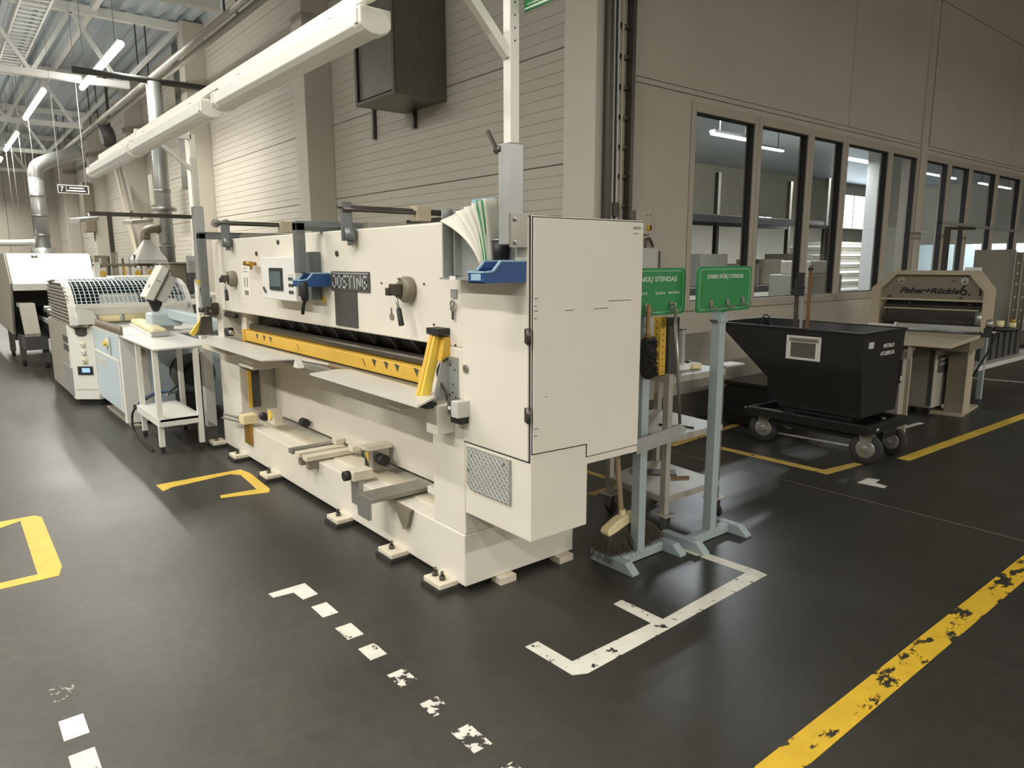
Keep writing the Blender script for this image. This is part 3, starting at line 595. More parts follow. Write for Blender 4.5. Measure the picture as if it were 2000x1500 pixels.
def batten(x0, x1, label):
    t = thing('batten_lamp', label, 'lamp', ((x0+x1)/2, 1.40, 2.44), 'switched off batten lamps under the gantry rail'); y, z = 1.40, 2.445
    prof = [(y-.062, z+.03), (y-.062, z+.095), (y+.062, z+.095), (y+.062, z+.03), (y+.045, z+.01), (y+.02, z), (y-.02, z), (y-.045, z+.01)]
    box('housing', M['lampwhite'], t, x0+.07, x1-.07, y-.045, y+.045, z+.06, z+.115, bevel=.004)
    prism('diffuser', M['diff'], t, [(a, min(c, z+.088)) for a, c in prof], x0+.06, x1-.06, 'X', bevel=.003)
    for a, c in ((x0, x0+.065), (x1-.065, x1)): prism('end_cap', M['lampwhite'], t, [((p-y)*1.06+y, q-.004) for p, q in prof], a, c, 'X', bevel=.006)
    for a in (x0+.03, x1-.03): box('latch', M['white'], t, a-.012, a+.012, y-.072, y-.064, z+.03, z+.08)
    for x in (x0+.35, x1-.35): box('hanger', M['galv'], t, x-.02, x+.02, y-.03, y+.03, z+.115, z+.13)
M['diff'] = mat('ribbed_diffuser', lin(224, 224, 216), .3, var=.05, scale=8, stretch=(.3, 30, 30))
batten(-4.33, -2.53, 'white batten lamp nearest the gantry post, longest of the three on the rail'); batten(-6.48, -4.53, 'white batten lamp in the middle of the gantry rail'); batten(-8.45, -6.55, 'white batten lamp at the far end of the gantry rail')
tag(tube('lamp_cable', M['greyplastic'], None, [(-4.36, 1.40, 2.50), (-4.41, 1.40, 2.515), (-4.45, 1.40, 2.55), (-4.47, 1.40, 2.505), (-4.50, 1.40, 2.50)], .012), 'grey cable looping between the first and second batten lamps', 'cable')
# hanging green sign right of the post
HS = thing('hanging_sign', 'green workplace sign with white border fixed high on the gantry post', 'sign', (-1.9, 1.845, 2.53))
box('board', M['green'], HS, -2.20, -1.60, 1.845, 1.853, 2.525, 2.88, bevel=.002)
for a in ((-2.195, -1.605, 2.531, 2.536), (-2.18, -1.62, 2.545, 2.548)): box('border', M['letterwhite'], HS, a[0], a[1], 1.8435, 1.845, a[2], a[3])
text('STAKLĖS', M['letterwhite'], HS, (-1.93, 1.8445, 2.563), .05, .32); box('sign_clip', M['steel'], HS, -2.21, -2.19, 1.83, 1.86, 2.60, 2.66)
# ------------------------------------------------------------------ things on the shear
def bin_(loc, w, d, h, rz, label, tagged):
    t = thing('storage_bin', label, 'bin', loc, 'blue open-front bins on the guillotine')
    th = .004; f = -d
    b = MB()                                   # back at y=0, open front at y=-d
    b.box(-w/2, w/2, f, 0, 0, th)
    prof = [(0, 0), (0, h), (f*.62, h), (f*.80, h*.55), (f*.97, h*.50), (f, h*.50), (f, 0)]
    for s in (-1, 1): b.prism([(p[0], p[1]) for p in prof], s*w/2-th/2, s*w/2+th/2, 'X')
    b.box(-w/2, w/2, -th, 0, 0, h); b.box(-w/2, w/2, f, f+th, 0, h*.5)
    b.build('shell', M['blue'], t, world=False)
    r = MB()
    for s in (-1, 1):
        x = s*w/2
        for p, q in zip(prof[1:5], prof[2:6]): r.bar((x, p[0], p[1]), (x, q[0], q[1]), .010, .007)
    r.bar((-w/2, f, h*.5), (w/2, f, h*.5), .010, .007); r.build('rim', M['bluelight'], t, world=False)
    if tagged: MB().box(-w*.3, w*.3, f-.004, f-.001, h*.12, h*.42).build('label_holder', M['bluelight'], t, world=False)
    t.rotation_euler = (0, 0, rz); return t
bin_((-2.253, 1.855, 1.517), .105, .205, .085, 0, 'blue plastic bin on the guillotine beside the paper holder', True)
bin_((-4.085, 1.864, 1.455), .125, .185, .078, 0, 'blue plastic bin hanging on the grey arm beside the control panel', False)
# paper holder
PH = thing('paper_holder', 'grey sheet-metal paper tray on the guillotine front, left of the gantry post', 'tray', (-2.45, 1.8, 1.53))
box('back_plate', M['galv'], PH, -2.672, -2.27, 1.855, 1.866, 1.53, 1.835)
MB().box(-2.682, -2.672, 1.775, 1.866, 1.53, 1.83).build('side_flange', M['galv'], PH, bevel=.003); box('bottom_flange', M['galv'], PH, -2.682, -2.25, 1.76, 1.866, 1.522, 1.531); box('label', M['white'], PH, -2.60, -2.555, 1.7575, 1.76, 1.522, 1.538)
box('inner_lip', M['galv'], PH, -2.655, -2.645, 1.82, 1.856, 1.54, 1.83)
def sheet(t0, bend, m, label, k):
    """curling paper: a fan of sheets leaning to the left"""
    b = MB(); n = 10; vs = []
    for i in range(n+1):
        s = i/n; z = 1.58+.275*s-.03*bend*s*s; x = -2.425-.012*k-bend*.14*s*s; y = 1.85-.004*k-.02*s
        for j in range(5): u = j/4; vs.append((x-.045*bend*u*s*1.2+.02*u, y-.085*u+.01*u*bend, z-.03*bend*u*s))
    fs = [(i*5+j, i*5+j+1, i*5+j+6, i*5+j+5) for i in range(n) for j in range(4)]
    b.add(vs, fs, True); o = b.build('paper_sheet', m, None); sd = o.modifiers.new('thickness', 'SOLIDIFY'); sd.thickness = .0025
    return tag(o, label, 'paper', 'papers in the tray on the guillotine')
PL = ('front white sheet curling far over the tray edge', 'second white sheet curling in the paper tray', 'white sheet standing third in the paper tray', 'white sheet standing fourth in the paper tray', 'grey sheet standing straight in the paper tray', 'pale sheet last but one at the right in the paper tray')
for i in range(6): sheet(0, (1.35, .8, .55, .35, .2, .08)[i], M['paper'] if i != 4 else M['greyplastic'], PL[i], -i)
o = MB().prism([(-2.385, 1.56), (-2.36, 1.56), (-2.375, 1.845), (-2.43, 1.85)], 1.78, 1.785, 'Y').build('green_folder', M['green'], None); tag(o, 'green folder edge at the right of the papers in the tray', 'folder')
o = MB().box(-2.56, -2.40, 1.853, 1.8545, 1.75, 1.862).build('clear_sleeve', M['bluelight'], None); tag(o, 'pale blue plastic sleeve behind the papers in the tray', 'sleeve')
pc = thing('pen_cup', 'dark mesh pen cup between the papers and the gantry post', 'cup', (-2.33, 1.83, 1.60))
MB().lathe((-2.325, 1.825, 1.60), [(.028, 0), (.034, .085), (.030, .085), (.025, .004)], n=20).build('cup', M['black'], pc); MB().ring((-2.325, 1.825, 1.686), (0, 0, 1), .030, .036, 20, .006).build('rim', M['steel'], pc)
for a, c in (((.01, .005), (.03, .0)), ((-.01, .0), (-.02, .01))): cyl('pen', M['darkgrey'], pc, (-2.325+a[0], 1.825+a[1], 1.61), (-2.325+c[0], 1.825+c[1], 1.74), .004, n=8)
ky = thing('key_set', 'keys hanging from a lock on the guillotine front below the paper tray', 'keys', (-2.72, 1.862, 1.40))
box('lock_plate', M['galv'], ky, -2.745, -2.70, 1.860, 1.868, 1.435, 1.475); MB().ring((-2.722, 1.853, 1.408), (0, 1, 0), .010, .017, 20, .006).build('key_ring', M['steel'], ky)
box('key', M['darksteel'], ky, -2.729, -2.715, 1.853, 1.857, 1.335, 1.395); cyl('key_bow', M['steel'], ky, (-2.722, 1.849, 1.385), (-2.722, 1.853, 1.385), .014, n=12)
tg = thing('oval_tag', 'beige oval tag hanging on the guillotine beside the right dial', 'tag', (-3.31, 1.86, 1.33)); MB().lathe((-3.305, 1.866, 1.315), [(.019, 0), (.019, .004)], (0, -1, 0), 20).build('plate', M['machbrown'], tg); box('wire', M['darksteel'], tg, -3.308, -3.304, 1.862, 1.866, 1.332, 1.362)
# ================================================================== right of the guillotine: stands, trolley, broom
def sign_stand(y1, y2, yp, by0, by1, bz0, bz1, label, lines, hooks, dx=0):
    """H-foot stand of grey-blue square tube with a green board facing the aisle"""
    t = thing('sign_stand', label, 'stand', (-2.35, yp, 0), 'green sign stands beside the guillotine'); m = M['paintblue']
    for y in (y1, y2):
        prism('foot', m, t, [(-2.495, .0), (-2.495, .058), (-2.25, .058), (-2.195, .012), (-2.195, 0)], y-.027, y+.027, 'Y', bevel=.003)
    box('cross_beam', m, t, -2.365, -2.315, y1+.027, y2-.027, .004, .056, bevel=.003)
    box('pole', m, t, -2.372, -2.316, yp-.028, yp+.028, .056, bz0+.05, bevel=.003)
    MB().prism([(yp-.028, bz0-.06), (yp+.028, bz0-.06), (yp+.012, bz0-.005), (yp-.012, bz0-.005)], -2.316, -2.306, 'X').build('pole_clip', m, t); cyl('bolt', M['darksteel'], t, (-2.372, yp-.04, bz0-.055), (-2.33, yp-.04, bz0-.055), .006, n=8)
    r = .03; c = []
    for cy, cz, a in ((by1-r, bz1-r, 0), (by0+r, bz1-r, 90), (by0+r, bz0+r, 180), (by1-r, bz0+r, 270)):
        c += [(cy+r*math.cos(R(a+i*18)), cz+r*math.sin(R(a+i*18))) for i in range(6)]
    bd = prism('sign_board', M['green'], t, c, -2.306, -2.297, 'X', bevel=.002)
    k = .92; cy, cz = (by0+by1)/2, (bz0+bz1)/2; c2 = [(cy+(p[0]-cy)*k, cz+(p[1]-cz)*(k-.05)) for p in c]; b = MB()
    for p, q in zip(c2, c2[1:]+c2[:1]): b.bar((-2.2965, p[0], p[1]), (-2.2965, q[0], q[1]), .0012, .0035, (0, p[1]-q[1], q[0]-p[0]) if p != q else (0, 0, 1))
    b.build('border_line', M['greenlight'], bd)
    for s, z, h, wd, yc in lines: text(s, M['letterwhite'], bd, (-2.2965, yc, z), h, wd, '+X', bold=.01)
    for y, z in hooks:
        h = MB().cyl((-2.297, y, z+.02), (-2.290, y, z+.02), .013, n=12).build('hook', M['steel'], t); MB().tube([(-2.292, y, z+.012), (-2.288, y, z-.018), (-2.262, y, z-.024), (-2.255, y, z-.004)], .0035, 6).tube([(-2.292, y, z+.012), (-2.288, y+.02, z-.005), (-2.270, y+.035, z-.012), (-2.262, y+.035, z)], .003, 6).tube([(-2.292, y, z+.012), (-2.288, y-.02, z-.005), (-2.270, y-.035, z-.012), (-2.262, y-.035, z)], .003, 6).build('prong', M['steel'], h)
    t.location.x += dx; return t
sign_stand(3.16, 3.565, 3.385, 3.112, 3.612, 1.328, 1.572, 'sign stand standing free beside the trolley, three hooks on its green board', [('DARBO RŪBŲ STENDAS', 1.508, .021, .33, 3.362)], [(3.235, 1.362), (3.385, 1.366), (3.53, 1.371)])
sign_stand(2.655, 3.045, 2.835, 2.61, 3.105, 1.325, 1.566, 'sign stand half hidden by the guillotine, with brush and dustpan hanging on it', [('ĮRANKIŲ STENDAS', 1.498, .024, .36, 2.85), ('ŠEPETYS', 1.432, .012, .075, 2.76), ('ŠLUOTA', 1.432, .012, .075, 2.90), ('SEMTUVAS', 1.432, .012, .09, 3.01)], [(2.68, 1.36), (2.79, 1.36), (2.99, 1.36)], -.07)
# hand brush, dustpan, broom
hb = thing('hand_brush', 'dark bench brush with a wooden handle hanging on the half-hidden sign stand', 'brush', (-2.25, 2.85, 1.0))
MB().lathe((-2.335, 2.775, 1.385), [(.009, 0), (.013, -.03), (.010, -.09), (.013, -.135), (.022, -.165)], n=12).build('handle', M['wood'], hb)
MB().prism([(2.74, 1.215), (2.815, 1.225), (2.82, 1.06), (2.81, 1.02), (2.75, 1.02), (2.735, 1.06)], -2.35, -2.31, 'X').build('bristle_block', M['black'], hb, bevel=.004)
bb = MB()
for i in range(220):
    y, z = random.uniform(2.735, 2.815), random.uniform(1.02, 1.215); bb.bar((-2.33, y, z), (-2.296+random.uniform(-.004, .004), y+random.uniform(-.006, .006), z-random.uniform(0, .012)), .004, .003)
bb.build('bristles', M['rubber'], hb, kind='stuff')
dp = thing('dustpan', 'grey metal dustpan with a long thin handle hanging on the half-hidden sign stand', 'dustpan', (-2.34, 3.0, .66))
cyl('handle', M['steel'], dp, (-2.335, 2.987, 1.345), (-2.33, 3.055, .735), .0085, n=10); MB().tube([(-2.335, 2.987, 1.34), (-2.335, 2.985, 1.375), (-2.34, 2.985, 1.385), (-2.36, 2.985, 1.375)], .005, 6).build('hanger', M['steel'], dp)
MB().prism([(2.70, .705), (2.70, .625), (3.03, .655), (3.115, .70), (3.05, .735)], -2.330, -2.322, 'X').prism([(2.70, .633), (2.70, .625), (3.03, .655), (3.03, .663)], -2.40, -2.330, 'X').build('pan', M['galv'], dp)
MB().prism([(-2.326, .705), (-2.326, .628), (-2.40, .628)], 2.70, 2.706, 'Y').build('pan_side', M['galv'], dp)
br = thing('broom', 'push broom with a cream head standing between the guillotine and the stands', 'broom', (-2.48, 2.8, 0))
cyl('handle', M['handle'], br, (-2.485, 2.785, .19), (-2.60, 2.76, 1.33), .0145, n=14)
prism('head', M['creamplastic'], br, [(2.655, .150), (2.64, .175), (2.655, .195), (2.74, .232), (2.80, .242), (2.93, .240), (2.945, .225), (2.945, .198), (2.80, .185), (2.70, .158)], -2.515, -2.455, 'X', bevel=.010)
cyl('socket', M['creamplastic'], br, (-2.485, 2.79, .225), (-2.487, 2.786, .27), .022, .018, n=14)
bb = MB()
for i in range(2600):
    u = random.random(); y = 2.665+.27*u; x = random.uniform(-2.508, -2.462); z = .160+.03*u
    by = 2.62+.44*u+random.gauss(0, .012); bx = x+(x+2.485)*2.6+random.gauss(0, .014); bz = .018+.05*u+abs(random.gauss(0, .012))
    bb.tube([(x, y, z), ((x+bx)/2+random.gauss(0, .004), (y+by)/2-.004, (z+bz)/2+.006), (bx, by, bz)], .0012, 3, )
bb.build('bristles', M['bristle'], br, kind='stuff')
# tool trolley
TR = thing('tool_trolley', 'grey three-tier tool trolley on castors between stands and black skip', 'trolley', (-2.8, 3.48, 0)); cg = M['cartgrey']
LEG = [(-2.535, 3.205, cg), (-3.01, 3.245, cg), (-3.065, 3.765, cg), (-2.535, 3.70, None)]
M['flaked'] = mat('flaked_black_leg', lin(104, 98, 86), .6, var=.85, scale=24, stretch=(1, 1, .35))
for x, y, m in LEG:
    lg = box('leg', m or M['flaked'], TR, x-.02, x+.02, y-.02, y+.02, .135, .965 if m else .95, bevel=.002)
    cs = box('castor_plate', cg, TR, x-.05, x+.05, y-.05, y+.05, .125, .135, bevel=.002)
    MB().prism([(x-.02, .125), (x+.035, .125), (x+.03, .05), (x+.015, .04), (x+.0, .05)], y-.022, y-.017, 'Y').prism([(x-.02, .125), (x+.035, .125), (x+.03, .05), (x+.015, .04), (x+.0, .05)], y+.017, y+.022, 'Y').build('castor_fork', M['steel'], cs)
    MB().lathe((x+.015, y-.014, .046), [(.020, 0), (.042, .002), (.046, .008), (.046, .020), (.042, .026), (.020, .028)], (0, 1, 0), 20).build('castor_wheel', M['rubber'], cs)
for z, n in ((.235, 'lower_shelf'), (.595, 'middle_shelf'), (.945, 'top_shelf')):
    pts = [(-2.515, 3.185), (-3.03, 3.225), (-3.085, 3.785), (-2.515, 3.72)]
    s_ = prism(n, cg, TR, pts, z, z+.006, 'Z'); b = MB()
    for p, q in zip(pts, pts[1:]+pts[:1]): b.bar((*p, z-.012), (*q, z-.012), .006, .036)
    b.build('shelf_edge', cg, s_)
box('shelf_overhang', cg, TR, -2.62, -2.515, 3.74, 3.93, .955, .965)
def perf(x, y, w_, d_, h, m, label, z0=.955):
    t = thing('perforated_channel', label, 'channel', (x, y, z0), 'perforated channels on the tool trolley'); z1 = z0+h
    MB().box(x-w_/2, x+w_/2, y-d_/2, y+d_/2, z0, z1).build('channel', m, t, bevel=.002)
    n = int(h/.036)
    for i in range(n):
        z = z0+.02+i*.036
        cyl('hole', M['gasket'], t, (x+w_/2-.001, y-.004, z), (x+w_/2+.0006, y-.004, z), .0045, n=8); cyl('hole', M['gasket'], t, (x-.004, y-d_/2+.001, z), (x-.004, y-d_/2-.0006, z), .0045, n=8)
    return t
perf(-2.60, 3.195, .05, .05, .335, M['yellow'], 'yellow perforated channel standing on the trolley corner'); perf(-2.585, 3.262, .05, .06, .33, M['darkgrey'], 'grey perforated channel standing between yellow and black ones'); perf(-2.60, 3.32, .05, .035, .325, M['black'], 'black perforated channel standing beside the dustpan handle')
for nm, x, y, a, l in (('hand_tool', -2.86, 3.62, .3, 'dark gripping tool lying on the trolley top by the wall'), ('hand_tool', -2.78, 3.70, -.2, 'black tool lying at the right end of the trolley top')):
    t = thing(nm, l, 'tool', (x, y, .952), 'dark tools on the trolley top'); c, s = math.cos(a), math.sin(a)
    MB().bar((-.09, 0, .012), (.02, 0, .012), .02, .016).build('grip', M['black'], t, world=False, bevel=.004); MB().bar((.02, .0, .012), (.10, .02, .012), .012, .012).bar((.02, -.005, .012), (.09, -.02, .014), .012, .012).build('jaw', M['darksteel'], t, world=False); cyl('pivot', M['steel'], t, (.02, 0, .0), (.02, 0, .026), .009, n=10, world=False); t.rotation_euler = (0, 0, a)
hg = thing('height_gauge', 'silver upright gauge on a white base on the trolley top', 'gauge', (-2.68, 3.50, .952))
box('base', M['white'], hg, -2.74, -2.62, 3.40, 3.54, .952, .985, bevel=.006); MB().box(-2.70, -2.665, 3.485, 3.52, .985, 1.19).build('column', M['galv'], hg, bevel=.003); box('cap', M['darkgrey'], hg, -2.703, -2.662, 3.482, 3.523, 1.19, 1.197); MB().box(-2.665, -2.60, 3.52, 3.60, .955, .985).build('slide', M['creamplastic'], hg, bevel=.003)
for x, y, m, l in ((-2.70, 3.40, M['black'], 'dark tool lying on the trolley middle shelf nearer the guillotine'), (-2.62, 3.47, M['darksteel'], 'dark tool lying on the trolley middle shelf nearer the aisle')):
    o = MB().bar((x-.05, y, .606), (x+.05, y+.02, .606), .014, .010).cyl((x+.05, y+.02, .601), (x+.05, y+.02, .613), .012, n=10).build('hand_tool', m, None); tag(o, l, 'tool')
o = MB().bar((-2.98, 3.42, .246), (-2.78, 3.62, .246), .11, .010).build('grey_plate', M['darkgrey'], None); tag(o, 'dark flat plate lying on the trolley lower shelf', 'plate')
o = MB().bar((-2.72, 3.50, .249), (-2.66, 3.60, .249), .014, .016).build('rust_bar', M['rust'], None); tag(o, 'short rusty bar lying on the trolley lower shelf', 'bar')
# ------------------------------------------------------------------ black tipping skip
SK = thing('tipping_skip', 'black tipping skip on castors with a photo sign and white lettering', 'skip', (-2.95, 5.95, 0)); bp = M['blackpaint']
T = [(-3.87, 1.045), (-2.545, 1.035), (-2.515, .37), (-3.22, .37), (-3.34, .50), (-3.34, .60)]
def hopper():
    b = MB(); th = .012; y0t, y1t, y0b, y1b = 5.57, 6.34, 5.585, 6.19
    yv = lambda z, f: (y0b+(y0t-y0b)*(z-.37)/.67) if f else (y1b+(y1t-y1b)*(z-.37)/.67)
    n = len(T); A = [(p[0], yv(p[1], 1), p[1]) for p in T]; B = [(p[0], yv(p[1], 0), p[1]) for p in T]
    cx, cz = -2.95, .75
    I = [(p[0]+(.014 if p[0] < cx else -.014), p[1]+(.014 if p[1] < .6 else 0)) for p in T]
    Ai = [(p[0], yv(p[1], 1)+th, p[1]) for p in I]; Bi = [(p[0], yv(p[1], 0)-th, p[1]) for p in I]
    vs = A+B+Ai+Bi; f = [tuple(range(n))[::-1], tuple(range(n, 2*n)), tuple(range(2*n, 3*n)), tuple(range(3*n, 4*n))[::-1]]
    for i in range(1, n): j = (i+1) % n; f += [(i, j, n+j, n+i), (2*n+j, 2*n+i, 3*n+i, 3*n+j)]
    f += [(0, 1, 2*n+1, 2*n), (n, 3*n, 3*n+1, n+1), (0, 2*n, 3*n, n), (1, n+1, 3*n+1, 2*n+1)]
    return b.add(vs, f)
hp = hopper().build('hopper', bp, SK)
MB().bar((-3.875, 5.568, 1.045), (-2.535, 5.568, 1.035), .018, .02).bar((-2.54, 5.565, 1.035), (-2.54, 6.345, 1.035), .018, .02).bar((-3.875, 6.342, 1.045), (-2.535, 6.342, 1.035), .018, .02).bar((-3.872, 5.565, 1.045), (-3.872, 6.345, 1.045), .018, .02).build('rim', bp, hp, bevel=.003)
ps = box('photo_sign', M['greyplastic'], SK, -3.175, -2.872, 5.562, 5.569, .785, .985, bevel=.002); box('sign_header', M['machbrown'], ps, -3.15, -2.893, 5.5605, 5.5625, .935, .968); 
M['scrapphoto'] = mat('printed_scrap_photo', lin(78, 76, 68), .5, var=.75, scale=38)
box('printed_photo', M['scrapphoto'], ps, -3.132, -2.915, 5.5603, 5.5625, .806, .930); text('METALO ATLIEKOS', M['ink'], ps, (-3.02, 5.5603, .945), .012, .20)
text('METALO', M['letterwhite'], SK, (-2.535, 6.02, .905), .030, .20, '+X', bold=.02, shear=.2); text('ATLIEKOS', M['letterwhite'], SK, (-2.532, 5.995, .845), .030, .26, '+X', bold=.02, shear=.2)
o = box('small_label', M['greyplastic'], SK, -2.538, -2.532, 5.665, 5.745, .915, .965)
box('side_hook', M['black'], SK, -2.55, -2.52, 6.25, 6.285, .58, .78); box('hook_tag', M['greyplastic'], SK, -2.525, -2.518, 6.255, 6.28, .60, .64)
FRM = MB().box(-3.50, -2.42, 5.53, 5.585, .25, .325).box(-3.50, -2.42, 6.16, 6.215, .25, .325).box(-2.475, -2.42, 5.585, 6.16, .25, .325).box(-3.50, -3.445, 5.585, 6.16, .25, .325).box(-3.2, -2.6, 5.62, 6.15, .325, .37).build('chassis', bp, SK, bevel=.004)
box('pallet_pocket', bp, SK, -2.46, -2.40, 5.75, 5.98, .20, .262, bevel=.006); box('chassis_label', M['greyplastic'], SK, -2.4195, -2.4185, 5.66, 5.70, .275, .292); box('fork_channel', bp, SK, -3.30, -2.50, 5.60, 5.66, .19, .25); box('fork_channel', bp, SK, -3.30, -2.50, 6.08, 6.14, .19, .25)
cyl('latch_pin', M['darksteel'], SK, (-2.47, 5.88, .325), (-2.47, 5.88, .35), .02, n=12); cyl('axle_end', M['steel'], SK, (-3.53, 5.555, .305), (-3.50, 5.555, .305), .012, n=10)
def castor(x, y, rz):
    r = .127; t = bpy.data.objects.new('castor', None); C.objects.link(t); t.parent = SK; t.location = Vector((x, y, 0))-SK.location; t.rotation_euler = (0, 0, rz)
    MB().lathe((0, -.024, r), [(.07, 0), (.10, .001), (r-.006, .006), (r, .014), (r, .034), (r-.006, .042), (.10, .047), (.07, .048)], (0, 1, 0), 32).build('tyre', M['rubber'], t, world=False)
    MB().lathe((0, -.021, r), [(.022, -.014), (.028, -.009), (.048, -.005), (.068, -.007), (.074, -.003), (.074, .045), (.068, .049), (.048, .047), (.028, .051), (.022, .056)], (0, 1, 0), 24).build('wheel_hub', M['steel'], t, world=False)
    b = MB()
    for s in (-1, 1): b.prism([(-.02, r-.02), (.02, r-.02), (.055, .25), (-.055, .25)], s*.031-.002, s*.031+.002, 'Y')
    b.box(-.055, .055, -.033, .033, .242, .25); b.cyl((0, -.04, r), (0, .04, r), .011, n=10); b.build('castor_fork', M['steel'], t, world=False)
castor(-2.475, 5.625, R(8)); castor(-2.46, 6.06, R(-12)); castor(-3.395, 5.66, R(20)); castor(-3.40, 6.10, R(15))
for nm, pts, m, wd, l in (('steel_bar', ((-3.285, 5.90, .55), (-3.300, 5.90, 1.44)), M['darksteel'], .035, 'grey flat bar standing in the skip, leftmost of the tall bars'), ('steel_bar', ((-3.235, 5.90, .55), (-3.245, 5.90, 1.40)), M['galv'], .022, 'pale bar standing in the skip between the other two bars'), ('steel_bar', ((-3.18, 5.90, .55), (-3.185, 5.90, 1.56)), M['rust'], .03, 'rusty brown bar standing in the skip, tallest of three')):
    t = thing(nm, l, 'bar', pts[0], 'scrap bars standing in the skip'); MB().bar(*pts, wd, .012, (0, 1, 0)).build('bar', m, t); MB().box(pts[1][0]-wd*.6, pts[1][0]+wd*.6, 5.885, 5.915, pts[1][2]-.04, pts[1][2]-.02).build('clip', M['black'], t)
o = MB().box(-3.33, -3.22, 5.87, 5.885, 1.30, 1.36).box(-3.295, -3.225, 5.87, 5.885, 1.36, 1.50).build('scrap_plate', M['black'], None, bevel=.004); tag(o, 'black bent plate clamped to the bars in the skip', 'plate')
o = tube('strapping_loop', M['black'], None, [(-3.55, 5.75, .92), (-3.53, 5.76, 1.10), (-3.49, 5.77, 1.12), (-3.45, 5.78, 1.05), (-3.42, 5.80, .95)], .006); tag(o, 'black strapping loop sticking out of the skip on its left', 'strap')
CB = thing('floor_crate', 'low black crate on the floor between the skip and the wall', 'crate', (-3.75, 6.4, 0)); MB().box(-4.05, -3.62, 6.02, 6.9, .02, .40).build('body', M['blackpaint'], CB, bevel=.01); box('lid', M['blackpaint'], CB, -4.07, -3.60, 6.0, 6.92, .40, .44, bevel=.006)
# ------------------------------------------------------------------ gluing press under the windows
FP = thing('roller_press', 'grey-beige roller press with an octagonal hood and italic lettering, below the windows', 'press', (-2.53, 8.12, 0)); wd = 1.075
# local frame: x from -wd (left) to 0 (right) along the face, y backwards
L = dict(world=False)
oct_ = [(-wd, .88), (-wd, 1.31), (-.87, 1.495), (-.145, 1.495), (0, 1.31), (0, .88)]
o2 = [(-wd+.09, .90), (-wd+.09, 1.30), (-.84, 1.455), (-.165, 1.455), (-.03, 1.29), (-.03, .90)]
FP_ = MB(); n = 6; vs = [(p[0], 0, p[1]) for p in oct_]+[(p[0], .42, p[1]) for p in oct_]+[(p[0], 0, p[1]) for p in o2]+[(p[0], .42, p[1]) for p in o2]
FP_.add(vs, [(i, i+1, n+i+1, n+i) for i in range(5)]+[(2*n+i+1, 2*n+i, 3*n+i, 3*n+i+1) for i in range(5)]+[(i+1, i, 2*n+i, 2*n+i+1) for i in range(5)]+[(n+i, n+i+1, 3*n+i+1, 3*n+i) for i in range(5)]+[(0, n, 3*n, 2*n), (5, 2*n+5, 3*n+5, n+5)]).build('hood_shell', M['beige'], FP, **L)
prism('hood_front', M['machbrown'], FP, [(-wd+.09, 1.20), (-wd+.09, 1.30), (-.84, 1.455), (-.165, 1.455), (-.03, 1.29), (-.03, 1.20)], .06, .075, 'Y', **L)
box('hood_lip', M['beige'], FP, -wd+.09, -.03, .035, .075, 1.185, 1.205, **L); box('hood_back', M['darkgrey'], FP, -wd+.02, -.03, .30, .31, .90, 1.20, **L)
fp = [o for o in FP.children if o.name.startswith('hood_front')][0]
text('Fisher+Rückle', M['ink'], fp, (-.53, .059, 1.262), 0.055, .56, bold=.045, shear=.3, **L); text('6. 1', M['ink'], fp, (-.155, .0585, 1.25), .105, .19, bold=.02, **L); text('77', M['ink'], fp, (-.31, .059, 1.375), .028, .07, shear=.3, **L)
for x, lite in ((-.80, 0), (-.215, 1)):
    c_ = cyl('round_label', M['greyplastic'] if lite else M['beige'], FP, (x, .06, 1.395), (x, .056, 1.395), .034, n=20, **L); MB().tube([(x-.015, .055, 1.39), (x-.008, .055, 1.378), (x+.008, .055, 1.378), (x+.015, .055, 1.39)], .004, 6).bar((x, .055, 1.38), (x, .055, 1.415), .005).build('anchor_print', M['ink'], c_, **L)
for x in (-.90, -.235): cyl('screw_knob', M['darksteel'], FP, (x, .06, 1.222), (x, .04, 1.222), .016, n=8, **L)
b = MB()
for i in range(58): b.box(-.93+.0148*i, -.927+.0148*i, .02, .024, .965, 1.095)
for k in range(9): b.box(-.93, -.07, .018, .021, .968+.0155*k, .970+.0155*k)
b.build('mesh_guard', M['darksteel'], FP, kind='stuff', **L)
box('guard_frame', M['beige'], FP, -.94, -.06, .012, .026, 1.095, 1.108, **L); box('guard_rod', M['black'], FP, -.95, -.06, .05, .065, 1.125, 1.14, **L)
for x in (-.70, -.15): box('guard_hanger', M['black'], FP, x-.012, x+.012, .05, .065, 1.11, 1.17, **L)
cyl('feed_roller', M['darkgrey'], FP, (-.95, .16, .96), (-.05, .16, .96), .05, **L); box('roller_back', M['darkgrey'], FP, -.95, -.05, .22, .23, .93, 1.16, **L)
cyl('roller_end', M['steel'], FP, (-.055, .02, .955), (-.055, .02, 1.09), .036, n=16, **L)
box('feed_bar', M['galv'], FP, -.78, -.03, -.03, .03, .895, .945, bevel=.004, **L); box('feed_bar_end', M['white'], FP, -1.08, -.80, -.02, .06, .895, .925, **L); box('feed_clip', M['white'], FP, -.81, -.785, -.04, .02, .90, .95, **L)
box('table_top', M['beige'], FP, -wd-.05, -.02, -1.15, .44, .825, .862, bevel=.004, **L); box('apron', M['machbrown'], FP, -wd, -.06, -.2, .44, .70, .825, **L)
prism('gusset', M['beige'], FP, [(-.42, .70), (-.09, .70), (-.14, .58), (-.42, .58)], .16, .20, 'Y', **L)
prism('stand_leg', M['machbrown'], FP, [(-.30, .02), (-.30, .70), (-.13, .70), (-.13, .02)], .12, .42, 'Y', **L); box('stand_edge', M['beige'], FP, -.135, -.125, .12, .42, .02, .70, **L); box('foot_plate', M['beige'], FP, -.42, -.11, .02, .78, 0, .02, **L)
